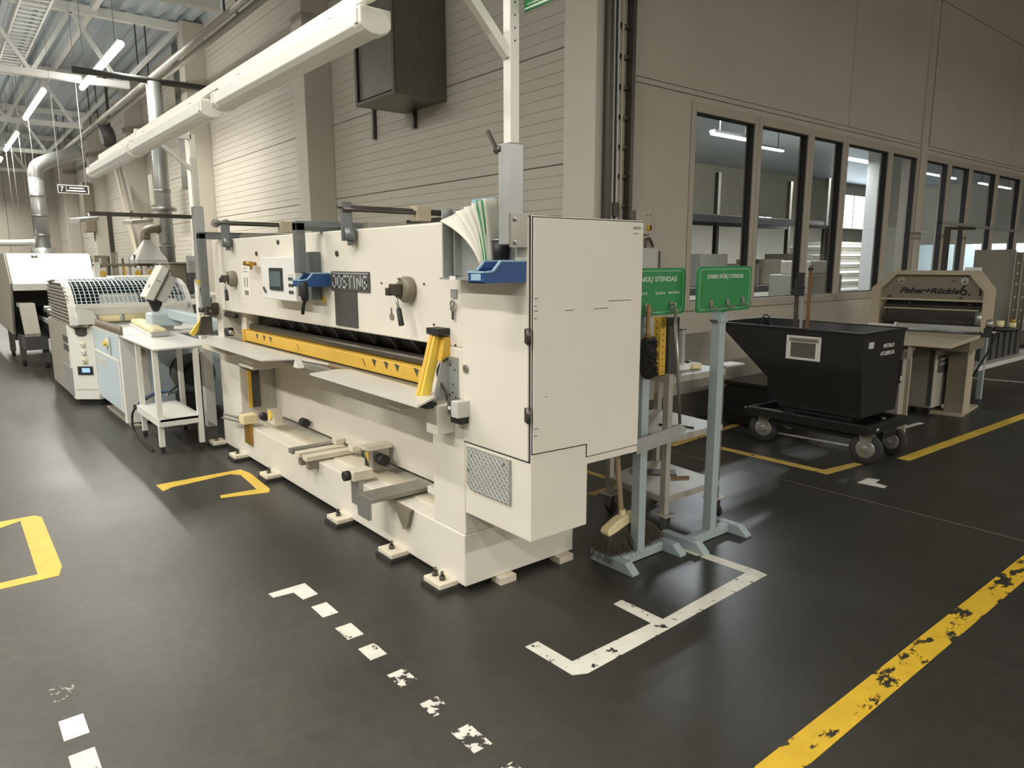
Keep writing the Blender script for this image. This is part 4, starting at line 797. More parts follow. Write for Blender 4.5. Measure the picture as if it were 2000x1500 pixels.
box('table_leg', M['beige'], FP, -.37, -.335, -1.12, -1.085, 0, .825, **L); box('rear_leg', M['machbrown'], FP, -.9, -.85, .3, .36, 0, .70, **L)
cyl('motor', M['steel'], FP, (-.02, .12, .97), (.06, .12, .97), .045, n=16, **L); cyl('air_regulator', M['creamplastic'], FP, (.10, .22, .93), (.10, .22, 1.0), .035, n=14, **L); cyl('air_filter', M['creamplastic'], FP, (.20, .25, .935), (.20, .25, .985), .03, n=14, **L); cyl('brass_cap', M['brass'], FP, (.20, .25, .985), (.20, .25, 1.02), .02, n=12, **L); MB().box(-.03, .06, .02, .12, .84, .93).cyl((.06, .16, .915), (.22, .26, .915), .025).build('valve', M['black'], FP, bevel=.004, **L)
tube('power_cable', M['black'], FP, [(.11, .10, .90), (.06, .06, .72), (-.02, .05, .52), (-.06, .08, .43)], .009, **L); box('top_switch', M['white'], FP, -.24, -.10, .12, .18, 1.496, 1.53, bevel=.004, **L)
FP.rotation_euler = (0, 0, R(7))
# white table with shelf beyond the press
TB = thing('packing_table', 'long pale table with a lower shelf standing right of the roller press', 'table', (-3.3, 10.3, 0))
box('top', M['sheet'], TB, -3.75, -2.86, 9.02, 11.7, .765, .815, bevel=.004); box('lower_shelf', M['sheet'], TB, -3.70, -2.88, 9.25, 11.6, .345, .40, bevel=.004)
for x in (-2.90, -3.68):
    for y in (9.40, 11.5): box('leg', M['paintblue'], TB, x-.025, x+.025, y-.025, y+.025, 0, .765)
for i in range(6):
    o = box('upright_box', M['darkgrey'], None, -3.45, -2.98, 9.72+.22*i, 9.86+.22*i, .401, .75, bevel=.003); tag(o, ('first', 'second', 'third', 'fourth', 'fifth', 'sixth')[i]+' dark upright box from the roller press on the packing table shelf', 'box', 'dark boxes on the packing table shelf')
tag(box('grey_panel', M['machgrey'], None, -3.235, -2.815, 9.80, 9.83, .816, 1.725, bevel=.003), 'tall grey panel standing on the table right of the roller press', 'panel')
PRK = thing('perforated_rack', 'brown perforated rack uprights beside the tall grey panel at the right edge', 'rack', (-2.7, 9.8, .816))
for i in range(3):
    x = -2.795+.075*i; u = MB().box(x, x+.064, 9.78, 9.82, .816, 1.69).build('upright', M['machbrown'], PRK); box('upright_flange', M['greyplastic'], PRK, x-.006, x, 9.76, 9.82, .816, 1.70)
    for k, z in enumerate((.90, 1.03, 1.18, 1.33, 1.45, 1.57)): MB().lathe((x+.032, 9.7805, z), [(.013, 0), (.013, .002)], (0, -1, 0), 12).build('hole', M['greyplastic'], u)
BX = thing('label_bin', 'grey wheeled bin with a dark two-line label standing under the roller press', 'bin', (-3.05, 8.2, 0))
box('body', M['machgrey'], BX, -3.23, -2.90, 7.98, 8.42, .07, .735, bevel=.006); box('front', M['cartgrey'], BX, -2.90, -2.888, 7.985, 8.415, .075, .73, bevel=.004); box('side_strip', M['darkgrey'], BX, -2.93, -2.895, 7.972, 7.98, .10, .72)
lb = box('label_plate', M['darkgrey'], BX, -2.888, -2.884, 8.06, 8.36, .44, .62); text('LAMINATO', M['letterwhite'], lb, (-2.8835, 8.21, .570), .030, .22, '+X'); text('ATRAIŽOS', M['letterwhite'], lb, (-2.8835, 8.21, .515), .030, .22, '+X')
for x in (-3.2, -2.95):
    for y in (8.05, 8.35): MB().cyl((x, y-.012, .03), (x, y+.012, .03), .03, n=14).box(x-.02, x+.02, y-.018, y+.018, .05, .07).build('wheel', M['black'], BX)
B2 = thing('slim_bin', 'pale slim bin standing right behind the black skip', 'bin', (-3.0, 7.4, 0)); box('body', M['cartgrey'], B2, -3.30, -2.93, 7.28, 7.52, .03, .72, bevel=.006); box('lid', M['sheet'], B2, -3.31, -2.915, 7.27, 7.53, .72, .75, bevel=.004); box('plinth', M['black'], B2, -3.28, -2.95, 7.30, 7.50, 0, .03)
JB = thing('lamp_rail_stand', 'slim rail on a post standing before the far windows', 'rail', (-3.9, 10.7, 0)); MB().bar((-3.9, 10.48, 2.10), (-3.9, 13.55, 2.055), .035).build('rail', M['galv'], JB); box('post', M['darksteel'], JB, -3.93, -3.87, 10.72, 10.78, 0, 2.05); MB().bar((-3.9, 10.8, 2.03), (-3.9, 11.7, 2.05), .04).build('brace', M['darksteel'], JB); box('end_cap', M['black'], JB, -3.92, -3.88, 10.46, 10.49, 2.08, 2.12)
box('post_base', M['darksteel'], JB, -4.0, -3.8, 10.65, 10.85, 0, .01)
# ------------------------------------------------------------------ on the walls
def cable_ladder():
    t = thing('cable_ladder', 'dark perforated cable ladder running up the wall beside the corner column', 'cable tray', (-4.36, 4.72, 0))
    for y in (4.58, 4.86):
        MB().box(-4.398, -4.33, y-.02, y+.02, .4, 6.4).build('side_rail', M['darksteel'], t)
    b = MB()
    for i in range(110):
        z = 1.3+.045*i
        for y in (4.58, 4.86): b.cyl((-4.331, y, z), (-4.3292, y, z), .006, n=6)
    b.build('rail_slot', M['gasket'], t, kind='stuff')
    for i in range(22): box('rung', M['darksteel'], t, -4.39, -4.365, 4.60, 4.84, .6+.245*i, .63+.245*i)
    for dy, m in ((.055, M['greyplastic']), (.08, M['black']), (.105, M['greyplastic']), (.16, M['beige'])): tube('cable', m, t, [(-4.35, 4.58+dy, .5), (-4.347, 4.582+dy, 2.2), (-4.35, 4.575+dy, 3.6), (-4.35, 4.58+dy, 6.3)], .011)
cable_ladder()
o = MB().box(-4.345, -4.31, 4.63, 4.69, 1.98, 2.10).build('junction_box', M['darkgrey'], None, bevel=.004); tag(o, 'small dark junction box at the foot of the cable ladder', 'box')
EB = thing('switch_panel', 'grey switch panel with a yellow knob on the wall behind the guillotine', 'switch', (-4.39, 5.08, 1.93)); box('box', M['concrete'], EB, -4.40, -4.355, 4.97, 5.18, 1.84, 2.05, bevel=.006); cyl('yellow_knob', M['yellow'], EB, (-4.355, 5.14, 1.90), (-4.335, 5.14, 1.90), .028, n=16); MB().box(-4.335, -4.325, 5.135, 5.145, 1.88, 1.92).build('knob_bar', M['black'], EB)
for y in (5.11, 5.155): cyl('screw', M['darksteel'], EB, (-4.356, y, 2.01), (-4.353, y, 2.01), .007, n=8)
DB = thing('distribution_box', 'pale distribution box on the wall above the half-hidden green sign', 'box', (-4.39, 5.2, 1.6)); box('case', M['concrete'], DB, -4.40, -4.33, 5.0, 5.30, 1.43, 1.72, bevel=.006); box('door', M['greyplastic'], DB, -4.332, -4.326, 5.01, 5.24, 1.44, 1.71, bevel=.002); box('lock_rod', M['darkgrey'], DB, -4.328, -4.318, 5.262, 5.274, 1.46, 1.69); tube('cable_gland', M['darksteel'], DB, [(-4.37, 5.12, 1.72), (-4.365, 5.13, 1.79), (-4.37, 5.18, 1.80), (-4.37, 5.23, 1.73)], .012)
WB = thing('wall_socket_box', 'brown socket box on the ribbed wall left of the corner column', 'box', (-4.9, 4.87, 2.0)); box('case', M['machbrown'], WB, -5.02, -4.90, 4.85, 4.90, 2.05, 2.13, bevel=.004); box('sockets', M['darkgrey'], WB, -5.02, -4.90, 4.86, 4.90, 1.95, 2.05)
DU = thing('air_duct', 'dull metal air duct hanging open-ended high on the ribbed wall', 'duct', (-7.7, 4.55, 3.45))
MB().box(-8.17, -7.235, 4.88, 4.89, 3.44, 6.3).box(-8.17, -8.155, 4.22, 4.88, 3.44, 6.3).box(-7.25, -7.235, 4.22, 4.88, 3.44, 6.3).box(-8.155, -7.25, 4.22, 4.88, 3.44, 3.452).box(-8.12, -7.29, 4.235, 4.245, 3.50, 6.3).build('casing', M['duct'], DU)
MB().box(-8.17, -8.12, 4.205, 4.222, 3.44, 6.3).box(-7.29, -7.235, 4.205, 4.222, 3.44, 6.3).box(-8.12, -7.29, 4.205, 4.222, 3.44, 3.475).build('flange', M['darksteel'], DU)
for i in range(9): cyl('rivet', M['gasket'], DU, (-7.236, 4.55, 3.65+.21*i), (-7.232, 4.55, 3.65+.21*i), .008, n=8)
for x in (-8.95, -7.92): tag(MB().box(x-.025, x+.025, 4.845, 4.89, 3.23, 6.35).build('wall_channel', M['darksteel'], None), 'dark mounting channel on the ribbed wall, %s of the two at the air duct' % ('left' if x < -8 else 'right'), 'channel', 'mounting channels at the air duct')
# ------------------------------------------------------------------ seen through the glass
def rowlamps(n, y0, y1, x, z, lab):
    t = thing('back_room_lamp', lab, 'lamp', (x, (y0+y1)/2, z), 'lamps of the room behind the windows'); box('tube', M['backtube'], t, x-.03, x+.03, y0, y1, z-.02, z+.01); box('housing', M['white'], t, x-.05, x+.05, y0, y1, z+.012, z+.05)
    for y in (y0+.2, y1-.2): box('hanger', M['darksteel'], t, x-.006, x+.006, y-.006, y+.006, z+.05, 5.0)
for b_, l in zip(BACK, ('lit lamp behind the first window, higher of the two there', 'lit lamp behind the first window, lower of the two there', 'lit lamp seen behind the third window', 'lit lamp seen behind the fourth window', 'lit lamp of the back room, second from its far end', 'lit lamp at the far end of the back room')): rowlamps(0, *b_, l)
RK = thing('pallet_rack', 'dim pallet rack in the room behind the first windows', 'rack', (-9.5, 14, 0))
for y in (11.2, 14.3, 17.4):
    for x in (-10.1, -9.1): box('upright', M['darksteel'], RK, x-.05, x+.05, y-.05, y+.05, 0, 3.6)
for z in (.9, 2.4):
    for x in (-10.1, -9.1): box('beam', M['darkgrey'], RK, x-.03, x+.03, 11.2, 17.4, z, z+.14)
    box('deck', M['machgrey'], RK, -10.1, -9.1, 11.2, 17.4, z+.14, z+.16)
random.seed(3)
for z, n in ((1.07, 5), (0.0, 5)):
    for i in range(n):
        h = random.uniform(.45, .7); y = 11.35+1.2*i
        tag(box('carton_stack', M[random.choice(['machgrey', 'cartgrey', 'beige'])], None, -9.95, -9.2, y, y+random.uniform(.8, 1.05), z, z+h, bevel=.01), 'wrapped stack on the %s level of the dim rack, %s from its near end' % ('upper' if z else 'lower', ('first', 'second', 'third', 'fourth', 'fifth')[i]), 'stack', 'stacks on the rack behind the windows')
PT = thing('white_partition', 'pale partition column in the back room seen through the fourth and fifth windows', 'partition', (-8, 18.6, 0)); box('panel', M['white'], PT, -8.4, -8.0, 17.9, 19.9, 0, 5.0); box('skirting', M['greyplastic'], PT, -8.4, -7.98, 17.88, 19.92, 0, .2)
SH = thing('stacked_sheets', 'stack of pale board in the back room below the bright window', 'stack', (-9.5, 20, 0)); 
for i in range(26): box('board', M['cartgrey'] if i % 3 else M['white'], SH, -10.6+.01*(i % 4), -9.2-.013*(i % 3), 18.4, 21.3, .15+.075*i, .215+.075*i)
box('pallet', M['wood'], SH, -10.6, -9.2, 18.4, 21.3, 0, .15)
GM = thing('back_room_machine', 'grey machine with a screen in the room behind the third window', 'machine', (-7, 11.5, 0)); box('body', M['machgrey'], GM, -7.4, -6.6, 12.2, 13.4, 0, 1.35, bevel=.02); box('head', M['cartgrey'], GM, -7.3, -6.7, 12.4, 13.2, 1.35, 1.6, bevel=.02); box('mast', M['darksteel'], GM, -7.0, -6.93, 13.42, 13.49, 0, 2.25); box('mast_arm', M['darksteel'], GM, -7.0, -6.93, 12.3, 13.49, 2.2, 2.26)
# ================================================================== left of the guillotine
ST = thing('sheet_table', 'small white steel table with a lower shelf between the blue-white machine and guillotine', 'table', (-6.9, 1.6, 0))
prism('top', M['sheet'], ST, [(-7.66, 1.355), (-6.27, 1.34), (-6.375, 1.845), (-7.66, 1.86)], .888, .902, 'Z', bevel=.002)
for x, y, z in ((-6.41, 1.375, 0), (-6.37, 1.685, 0), (-7.16, 1.40, 0), (-7.16, 1.75, 0)):
    lg = box('leg', M['machwhite'], ST, x-.021, x+.021, y-.021, y+.021, .055, .888, bevel=.002); box('rubber_foot', M['rubber'], lg, x-.017, x+.017, y-.017, y+.017, 0, .055)
box('shelf', M['machwhite'], ST, -7.18, -6.35, 1.36, 1.70, .275, .30, bevel=.003); box('shelf_edge', M['machwhite'], ST, -7.18, -6.35, 1.352, 1.36, .235, .30); box('shelf_edge', M['machwhite'], ST, -6.358, -6.35, 1.36, 1.70, .235, .30)
tag(tube('air_hose', M['black'], None, [(-7.15, 1.62, .40), (-7.2, 1.50, .37), (-7.25, 1.345, .25), (-7.27, 1.32, .12), (-7.20, 1.33, .012), (-6.8, 1.32, .012), (-6.5, 1.315, .012)], .010), 'black air hose curving from the blue-white machine down to the floor', 'hose')
tag(tube('air_hose', M['blue'], None, [(-7.12, 1.64, .40), (-7.17, 1.52, .40), (-7.22, 1.40, .33), (-7.25, 1.37, .25)], .007), 'short blue air hose at the corner of the sheet table', 'hose')
MO = thing('electric_motor', 'dark round motor with a cooling flange under the small white table', 'motor', (-7.3, 1.95, 0))
MB().lathe((-7.95, 1.95, .50), [(.10, 0), (.15, .02), (.16, .10), (.16, .42), (.15, .44)], (1, 0, 0), 28).build('stator', M['darkgrey'], MO)
for i in range(9): MB().ring((-7.85+.035*i, 1.95, .50), (1, 0, 0), .155, .172, 28, .012).build('cooling_fin', M['darksteel'], MO)
MB().lathe((-7.52, 1.95, .50), [(.10, 0), (.205, .01), (.205, .06), (.18, .09), (.12, .09), (.11, .03)], (1, 0, 0), 28).build('flange', M['darkgrey'], MO)
MB().box(-7.95, -7.45, 1.82, 2.08, 0, .30).box(-7.9, -7.50, 1.85, 2.05, .30, .36).build('pedestal', M['black'], MO); MB().cyl((-7.43, 1.95, .50), (-7.38, 1.95, .50), .10, n=24).build('shaft_cover', M['black'], MO)
MB().bar((-7.5, 1.80, .40), (-7.2, 1.62, .36), .02).bar((-7.4, 1.82, .33), (-7.18, 1.63, .38), .014).build('bracket', M['steel'], MO)
# blue-white processing machine
EM = thing('edge_machine', 'pale blue and white machine with a wire-mesh hood, left of the guillotine', 'machine', (-9, 1.7, 0)); mw, mb = M['machwhite'], M['paleblue']
prism('control_tower', mw, EM, [(-9.40, 1.13), (-9.235, 1.13), (-9.06, 1.34), (-9.06, 1.9), (-9.40, 1.9)], .07, .90, 'Z', bevel=.004); box('tower_side', M['machgrey'], EM, -11.0, -9.40, 1.13, 2.4, .08, .90, bevel=.004)
prism('tower_plinth', M['black'], EM, [(-9.42, 1.17), (-9.25, 1.17), (-9.10, 1.35), (-9.10, 1.9), (-9.42, 1.9)], 0, .07, 'Z')
box('kick_plate', M['galv'], EM, -9.95, -9.25, 1.122, 1.13, .10, .42); 
for z in (.70, .60): box('vent', M['darkgrey'], EM, -9.72, -9.36, 1.124, 1.13, z, z+.07)
# things on the slanting face: local u along the face, outward normal
P0, P1 = Vector((-9.235, 1.13, 0)), Vector((-9.06, 1.34, 0)); U = (P1-P0).normalized(); N_ = Vector((U.y, -U.x, 0))
def onface(u, z, d): v = P0+U*u+N_*d; return (v.x, v.y, z)
for z, sq in ((.695, 1), (.605, 1), (.515, 0)):
    k = MB().cyl(onface(.145, z, 0), onface(.145, z, .008), .040, n=4 if sq else 20).build('switch_plate', M['creamplastic'], EM, bevel=.004); cyl('switch_knob', mw, k, onface(.145, z, .006), onface(.145, z, .028), .022, n=16)
    MB().cyl(onface(.145, z, .026), onface(.145, z, .0295), .008, n=8).build('knob_dot', M['machbrown'], k)
q = [onface(.07, .885, .004), onface(.21, .885, .004), onface(.205, .81, .004), onface(.17, .785, .004), onface(.11, .785, .004), onface(.075, .81, .004)]
MB().add(q+[tuple(Vector(a)-N_*.012) for a in q], [(5, 4, 3, 2, 1, 0)]+[(i, (i+1) % 6, 6+(i+1) % 6, 6+i) for i in range(6)]).build('bowl_recess', M['darkgrey'], EM)
MB().bar(onface(.06, .40, -.002), onface(.23, .40, -.002), .02, .095).build('display_bezel', M['black'], EM); MB().bar(onface(.11, .405, .005), onface(.20, .405, .005), .012, .05).build('display', M['lcd'], EM); MB().bar(onface(.02, .185, .001), onface(.26, .185, .001), .003, .006).build('seam', M['machgrey'], EM)
MB().bar(onface(.04, .905, .0), onface(.25, .905, .0), .09, .03).build('drawer_lip', M['machbrown'], EM)
box('table_body', M['machgrey'], EM, -9.06, -7.74, 1.37, 2.4, .10, .885); box('top_strip', mb, EM, -9.05, -7.745, 1.345, 1.37, .655, .885, bevel=.003); box('strip_edge', mw, EM, -9.05, -7.745, 1.338, 1.37, .625, .653, bevel=.003)
dd = box('front_door', mb, EM, -9.05, -7.80, 1.343, 1.37, .13, .622, bevel=.003); box('door_edge', mw, dd, -7.80, -7.745, 1.338, 1.37, .13, .622, bevel=.003); box('name_label', M['greyplastic'], dd, -9.03, -8.45, 1.340, 1.343, .50, .58)
yk = MB().cyl((-8.30, 1.345, .775), (-8.30, 1.333, .775), .055, n=24).build('switch_disc', M['creamplastic'], EM); cyl('main_switch', M['guardyellow'], yk, (-8.30, 1.333, .775), (-8.30, 1.305, .775), .024, n=8); box('hinge_plate', M['galv'], EM, -8.14, -8.10, 1.338, 1.345, .67, .85)
prism('end_cover', mw, EM, [(-7.735, 1.345), (-7.70, 1.355), (-7.69, 1.485), (-7.72, 1.60), (-7.74, 1.60)], .03, .885, 'Z', bevel=.004); box('end_panel', mb, EM, -7.74, -7.725, 1.60, 2.4, .1, .885)
MB().bar((-7.69, 1.475, .19), (-7.69, 1.42, .19), .01, .04).build('cable_hole', M['black'], EM); cyl('end_knob', M['machbrown'], EM, (-7.70, 1.53, .73), (-7.65, 1.53, .73), .032, n=16)
for x, y in ((-7.8, 1.42), (-8.9, 1.45)): MB().cyl((x, y, 0), (x, y, .10), .035, n=12).build('foot', M['black'], EM)
box('cable_channel', M['machgrey'], EM, -8.9, -7.6, 1.38, 1.46, .001, .02)
prism('work_top', M['sheet'], EM, [(-9.4, 1.345), (-7.68, 1.345), (-7.68, 2.4), (-9.4, 2.4)], .886, .902, 'Z')
for i in range(11): x = -8.98+.125*i; MB().cyl((x, 1.375, .902), (x, 1.375, .985), .020, n=12).build('peg', M['machbrown'], EM)
# hood: curved profile (x,z) swept along y
prof = [(-10.75, 1.37), (-10.2, 1.405), (-9.70, 1.405), (-9.50, 1.385), (-9.33, 1.33), (-9.20, 1.24), (-9.12, 1.13), (-9.08, 1.02), (-9.06, .92)]
def strip(y0, y1, inset=0):
    b = MB(); n = len(prof); vs = [(p[0], y0, p[1]) for p in prof]+[(p[0], y1, p[1]) for p in prof]+[(p[0]-.02, y0, p[1]-.015) for p in prof]+[(p[0]-.02, y1, p[1]-.015) for p in prof]
    return b.add(vs, [(i, i+1, n+i+1, n+i) for i in range(n-1)]+[(2*n+i+1, 2*n+i, 3*n+i, 3*n+i+1) for i in range(n-1)]+[(i+1, i, 2*n+i, 2*n+i+1) for i in range(n-1)]+[(n+i, n+i+1, 3*n+i+1, 3*n+i) for i in range(n-1)]+[(n-1, 2*n-1, 4*n-1, 3*n-1)])
strip(1.13, 1.205).build('hood_arch', mw, EM); strip(2.36, 2.42).build('hood_arch', mw, EM)
box('hood_top', mw, EM, -10.75, -9.70, 1.20, 2.36, 1.385, 1.405, bevel=.003); box('hood_top_plate', mw, EM, -10.4, -9.9, 1.75, 2.25, 1.405, 1.43, bevel=.004)
MB().prism([(-9.10, 1.02), (-9.06, 1.10), (-9.06, 1.145), (-9.12, 1.145)], 1.205, 2.36, 'Y').build('hood_beam', mw, EM); prism('hood_corner', mw, EM, [(1.205, .92), (1.42, .92), (1.36, 1.06), (1.205, 1.12)], -9.10, -9.062, 'X', bevel=.003)
gb = MB(); pm = prof[2:7]
for i in range(25):
    y = 1.225+.0465*i
    for a, c in zip(pm, pm[1:]): gb.bar((a[0], y, a[1]), (c[0], y, c[1]), .010, .006)
for k in range(12):
    t = k/11*(len(pm)-1); j = min(int(t), len(pm)-2); u = t-j; x = pm[j][0]*(1-u)+pm[j+1][0]*u; z = pm[j][1]*(1-u)+pm[j+1][1]*u; gb.bar((x, 1.205, z), (x, 2.36, z), .010, .006)
gb.build('wire_mesh', M['paleblue'], EM, kind='stuff')
for i in range(11):
    z = .915+.040*i; xr = -9.14-.0*i-(max(0, z-1.15)**2)*6
    MB().bar((-10.74, 1.137, z+.0), (xr, 1.137, z), .012, .026, (0, -.5, 1)).build('louvre', M['machgrey'], EM)
box('louvre_back', M['darkgrey'], EM, -10.72, -9.40, 1.15, 1.16, .9, 1.36); box('hood_inside', M['darkgrey'], EM, -10.6, -10.55, 1.3, 2.3, .91, 1.36); box('saw_block', M['machwhite'], EM, -9.9, -9.6, 1.55, 1.95, .95, 1.22, bevel=.02); box('saw_body', M['paleblue'], EM, -9.75, -9.45, 1.4, 2.0, .92, 1.1, bevel=.02)
MB().cyl((-9.15, 1.42, .985), (-9.15, 1.98, .985), .055, n=18).build('press_roller', M['creamplastic'], EM); MB().ring((-9.15, 1.65, .985), (0, 1, 0), .05, .062, 18, .05).build('roller_band', M['galv'], EM)
# strip tray and terminal
TY = thing('foam_strip_tray', 'long white tray of pale foam strips on the blue-white machine table', 'tray', (-8.1, 1.66, .902))
MB().bar((-8.9, 1.76, .915), (-7.30, 1.63, .915), .16, .022).build('tray', mw, TY, bevel=.005); MB().bar((-8.88, 1.76, .952), (-7.34, 1.635, .952), .135, .05).build('foam', M['creamplastic'], TY, bevel=.022); MB().bar((-7.42, 1.645, .93), (-7.29, 1.63, .93), .15, .04).build('tray_end', M['galv'], TY, bevel=.004)
TM = thing('control_terminal', 'tilted white control terminal with a dark bracket on the blue-white machine', 'terminal', (-8.0, 1.78, .9)); V = Vector
a, c = V((-7.98, 1.685, 1.235)), V((-7.98, 1.86, 1.55)); d = (c-a).normalized(); nn = V((0, d.z, -d.y))
MB().bar(a, c, .26, .085, nn).build('case', mw, TM, bevel=.01); MB().bar(a+nn*.045, c+nn*.045, .27, .012, nn).build('seam_frame', M['darkgrey'], TM); MB().bar(a+nn*.105+d*.03, c+nn*.105-d*.05, .22, .10, nn).build('back_box', M['greyplastic'], TM, bevel=.01)
MB().bar(a+d*.10-nn*.043+V((.06, 0, 0)), a+d*.14-nn*.043+V((.06, 0, 0)), .05, .004, nn).build('dial_mark', M['machbrown'], TM); MB().bar(a+d*.2+V((.131, 0, 0)), a+d*.21+V((.131, 0, 0)), .003, .05, nn).build('side_slot', M['machgrey'], TM)
MB().prism([(1.70, 1.26), (1.84, 1.24), (1.82, 1.17), (1.78, 1.10), (1.74, 1.10), (1.71, 1.18)], -8.02, -7.95, 'X').build('bracket', M['black'], TM, bevel=.006); MB().box(-8.1, -7.85, 1.68, 1.98, .95, 1.09).build('base', mb, TM, bevel=.02); MB().bar((-7.95, 1.85, 1.09), (-7.3, 2.2, .98), .10, .10).build('support_arm', mb, TM, bevel=.01); box('base_foot', M['galv'], TM, -8.05, -7.9, 1.75, 1.9, .9, .95)
# white post with emergency stop behind the shear's left end
WP = thing('control_post', 'white upright control post with a yellow emergency stop beside the guillotine', 'post', (-7.2, 2.0, 0)); box('column', mw, WP, -7.26, -7.16, 1.96, 2.05, 0, 1.76, bevel=.004); MB().cyl((-7.16, 1.985, 1.42), (-7.13, 1.985, 1.42), .034, n=16).build('stop_button', M['guardyellow'], WP); box('button_box', M['greyplastic'], WP, -7.165, -7.14, 1.965, 2.035, 1.28, 1.34)
box('side_box', M['galv'], WP, -7.25, -7.18, 1.90, 1.96, 1.50, 1.66); box('cable_box', M['darkgrey'], WP, -7.24, -7.19, 1.91, 1.96, 1.44, 1.50)
BT = thing('side_table', 'white side table behind the control terminal carrying a brown machine box', 'table', (-10.4, 2.75, 0)); box('top', mw, BT, -11.0, -9.9, 2.45, 3.2, 1.13, 1.17, bevel=.004)
for x in (-10.95, -9.95):
    for y in (2.5, 3.15): box('leg', mw, BT, x-.03, x+.03, y-.03, y+.03, 0, 1.13)
box('lower_body', M['machgrey'], BT, -10.85, -10.05, 2.6, 3.1, .2, 1.0)
BB = thing('machine_box', 'brown machine box with dark side standing on the white side table', 'box', (-10.5, 2.7, 1.17)); box('body', M['machbrown'], BB, -10.85, -10.35, 2.50, 2.78, 1.171, 1.58, bevel=.01); box('lid', M['machgrey'], BB, -10.9, -10.3, 2.48, 2.80, 1.58, 1.60); box('side_plate', M['darkgrey'], BB, -10.34, -10.30, 2.70, 2.80, 1.18, 1.55); box('latch', M['galv'], BB, -10.35, -10.33, 2.56, 2.66, 1.22, 1.27)
# far hooded machine
HM = thing('hooded_machine', 'large white hooded machine with a sloping front at the far left', 'machine', (-14.5, 1.4, 0))
prism('hood_front', mw, HM, [(-13.35, 1.275), (-14.0, 1.745), (-14.1, 1.745), (-13.45, 1.24)], .97, 2.10, 'Y', bevel=.004); box('hood_lip', mw, HM, -13.40, -13.33, .97, 2.10, 1.17, 1.275, bevel=.004); box('hood_top', mw, HM, -16.5, -14.0, .97, 2.10, 1.70, 1.745)
prism('hood_side', M['machgrey'], HM, [(-17.5, .45), (-17.5, 1.74), (-14.02, 1.74), (-13.40, 1.28), (-13.9, .45)], .94, .97, 'Y'); prism('hood_side', M['machgrey'], HM, [(-17.5, .45), (-17.5, 1.74), (-14.02, 1.74), (-13.40, 1.28), (-13.40, .85)], 2.10, 2.13, 'Y')
box('inner_box', M['darkgrey'], HM, -16.0, -14.6, 1.0, 2.08, .3, 1.6); box('dark_roller_bed', M['black'], HM, -14.6, -11.1, 1.35, 2.0, .55, .86); cyl('bed_roller', M['steel'], HM, (-13.0, 1.3, .90), (-13.0, 2.0, .90), .05)
for x in (-12.6, -12.2, -11.8): cyl('bed_roller', M['steel'], HM, (x, 1.3, .88), (x, 2.0, .88), .045)
box('side_rail', M['galv'], HM, -14.4, -11.05, 1.28, 1.32, .70, .76); ml = prism('mark', M['machgrey'], HM, [(-13.90, 1.660), (-13.93, 1.682), (-13.924, 1.690), (-13.894, 1.668)], 1.40, 1.72, 'Y'); text('M', M['machgrey'], HM, (-13.90, 1.34, 1.665), .05, .09, '+X', bold=.03)
prism('outfeed_chute', M['machgrey'], HM, [(-13.6, .98), (-13.1, .98), (-12.75, .55), (-12.75, .50), (-13.2, .92), (-13.6, .92)], 1.00, 1.20, 'Y', bevel=.004); box('chute_box', M['darkgrey'], HM, -13.4, -12.75, .99, 1.28, .30, .50)
for x, y in ((-13.35, 1.0), (-12.85, 1.25), (-14.95, .98), (-14.6, 2.0)): lg = box('leg', M['darkgrey'], HM, x-.05, x+.05, y-.04, y+.04, .09, .5); cyl('levelling_foot', M['black'], lg, (x, y, 0), (x, y, .10), .03, n=12)
box('end_block', M['machbrown'], HM, -14.2, -13.6, 2.14, 2.4, .9, 1.72, bevel=.01)
# drilling machine with its gantry rail and lamps
DM = thing('drilling_machine', 'pale multi-spindle drilling machine with yellow motors behind the mesh hood', 'machine', (-12.5, 2.4, 0)); yy = 1.98
box('bed', mw, DM, -12.9, -12.2, 1.9, 2.85, .9, 1.22); box('frame_beam', M['machbrown'], DM, -12.6, -12.5, 1.95, 2.85, 1.54, 1.58)
box('frame_beam', M['machgrey'], DM, -12.6, -12.5, 1.95, 2.85, 1.22, 1.27)
for y in (1.99, 2.82): box('frame_post', mw, DM, -12.62, -12.48, y-.04, y+.04, 1.22, 1.6)
for i, y in enumerate((2.05, 2.16, 2.27, 2.36, 2.45, 2.53, 2.61, 2.72)):
    sp = cyl('spindle', M['darksteel'] if i % 2 else M['galv'], DM, (-12.55, y, 1.25), (-12.55, y, 1.66+.03*(i % 3)), .016, n=10)
    if i in (0, 5, 7): box('motor_block', mw, sp, -12.5, -12.42, y-.05, y+.05, 1.28, 1.52); cyl('yellow_cap', M['yellow'], sp, (-12.42, y, 1.43), (-12.40, y, 1.43), .045, n=14); cyl('dark_port', M['gasket'], sp, (-12.42, y, 1.33), (-12.40, y, 1.33), .025, n=12)
    elif i in (3,): box('yellow_rod', M['yellow'], sp, -12.5, -12.48, y-.015, y+.015, 1.28, 1.54)
DG = thing('bench_gantry', 'dark overhead rail on posts above the drilling machine carrying flat lamps', 'gantry', (-12.6, 2.7, 0)); box('rail', M['darksteel'], DG, -12.62, -12.56, 1.98, 3.60, 2.30, 2.36); 
for y in (2.24, 3.55): box('post', M['darksteel'], DG, -12.62, -12.57, y-.03, y+.03, 0, 2.30)
box('post_sleeve', M['machgrey'], DG, -12.65, -12.54, 2.20, 2.29, 1.0, 1.75)
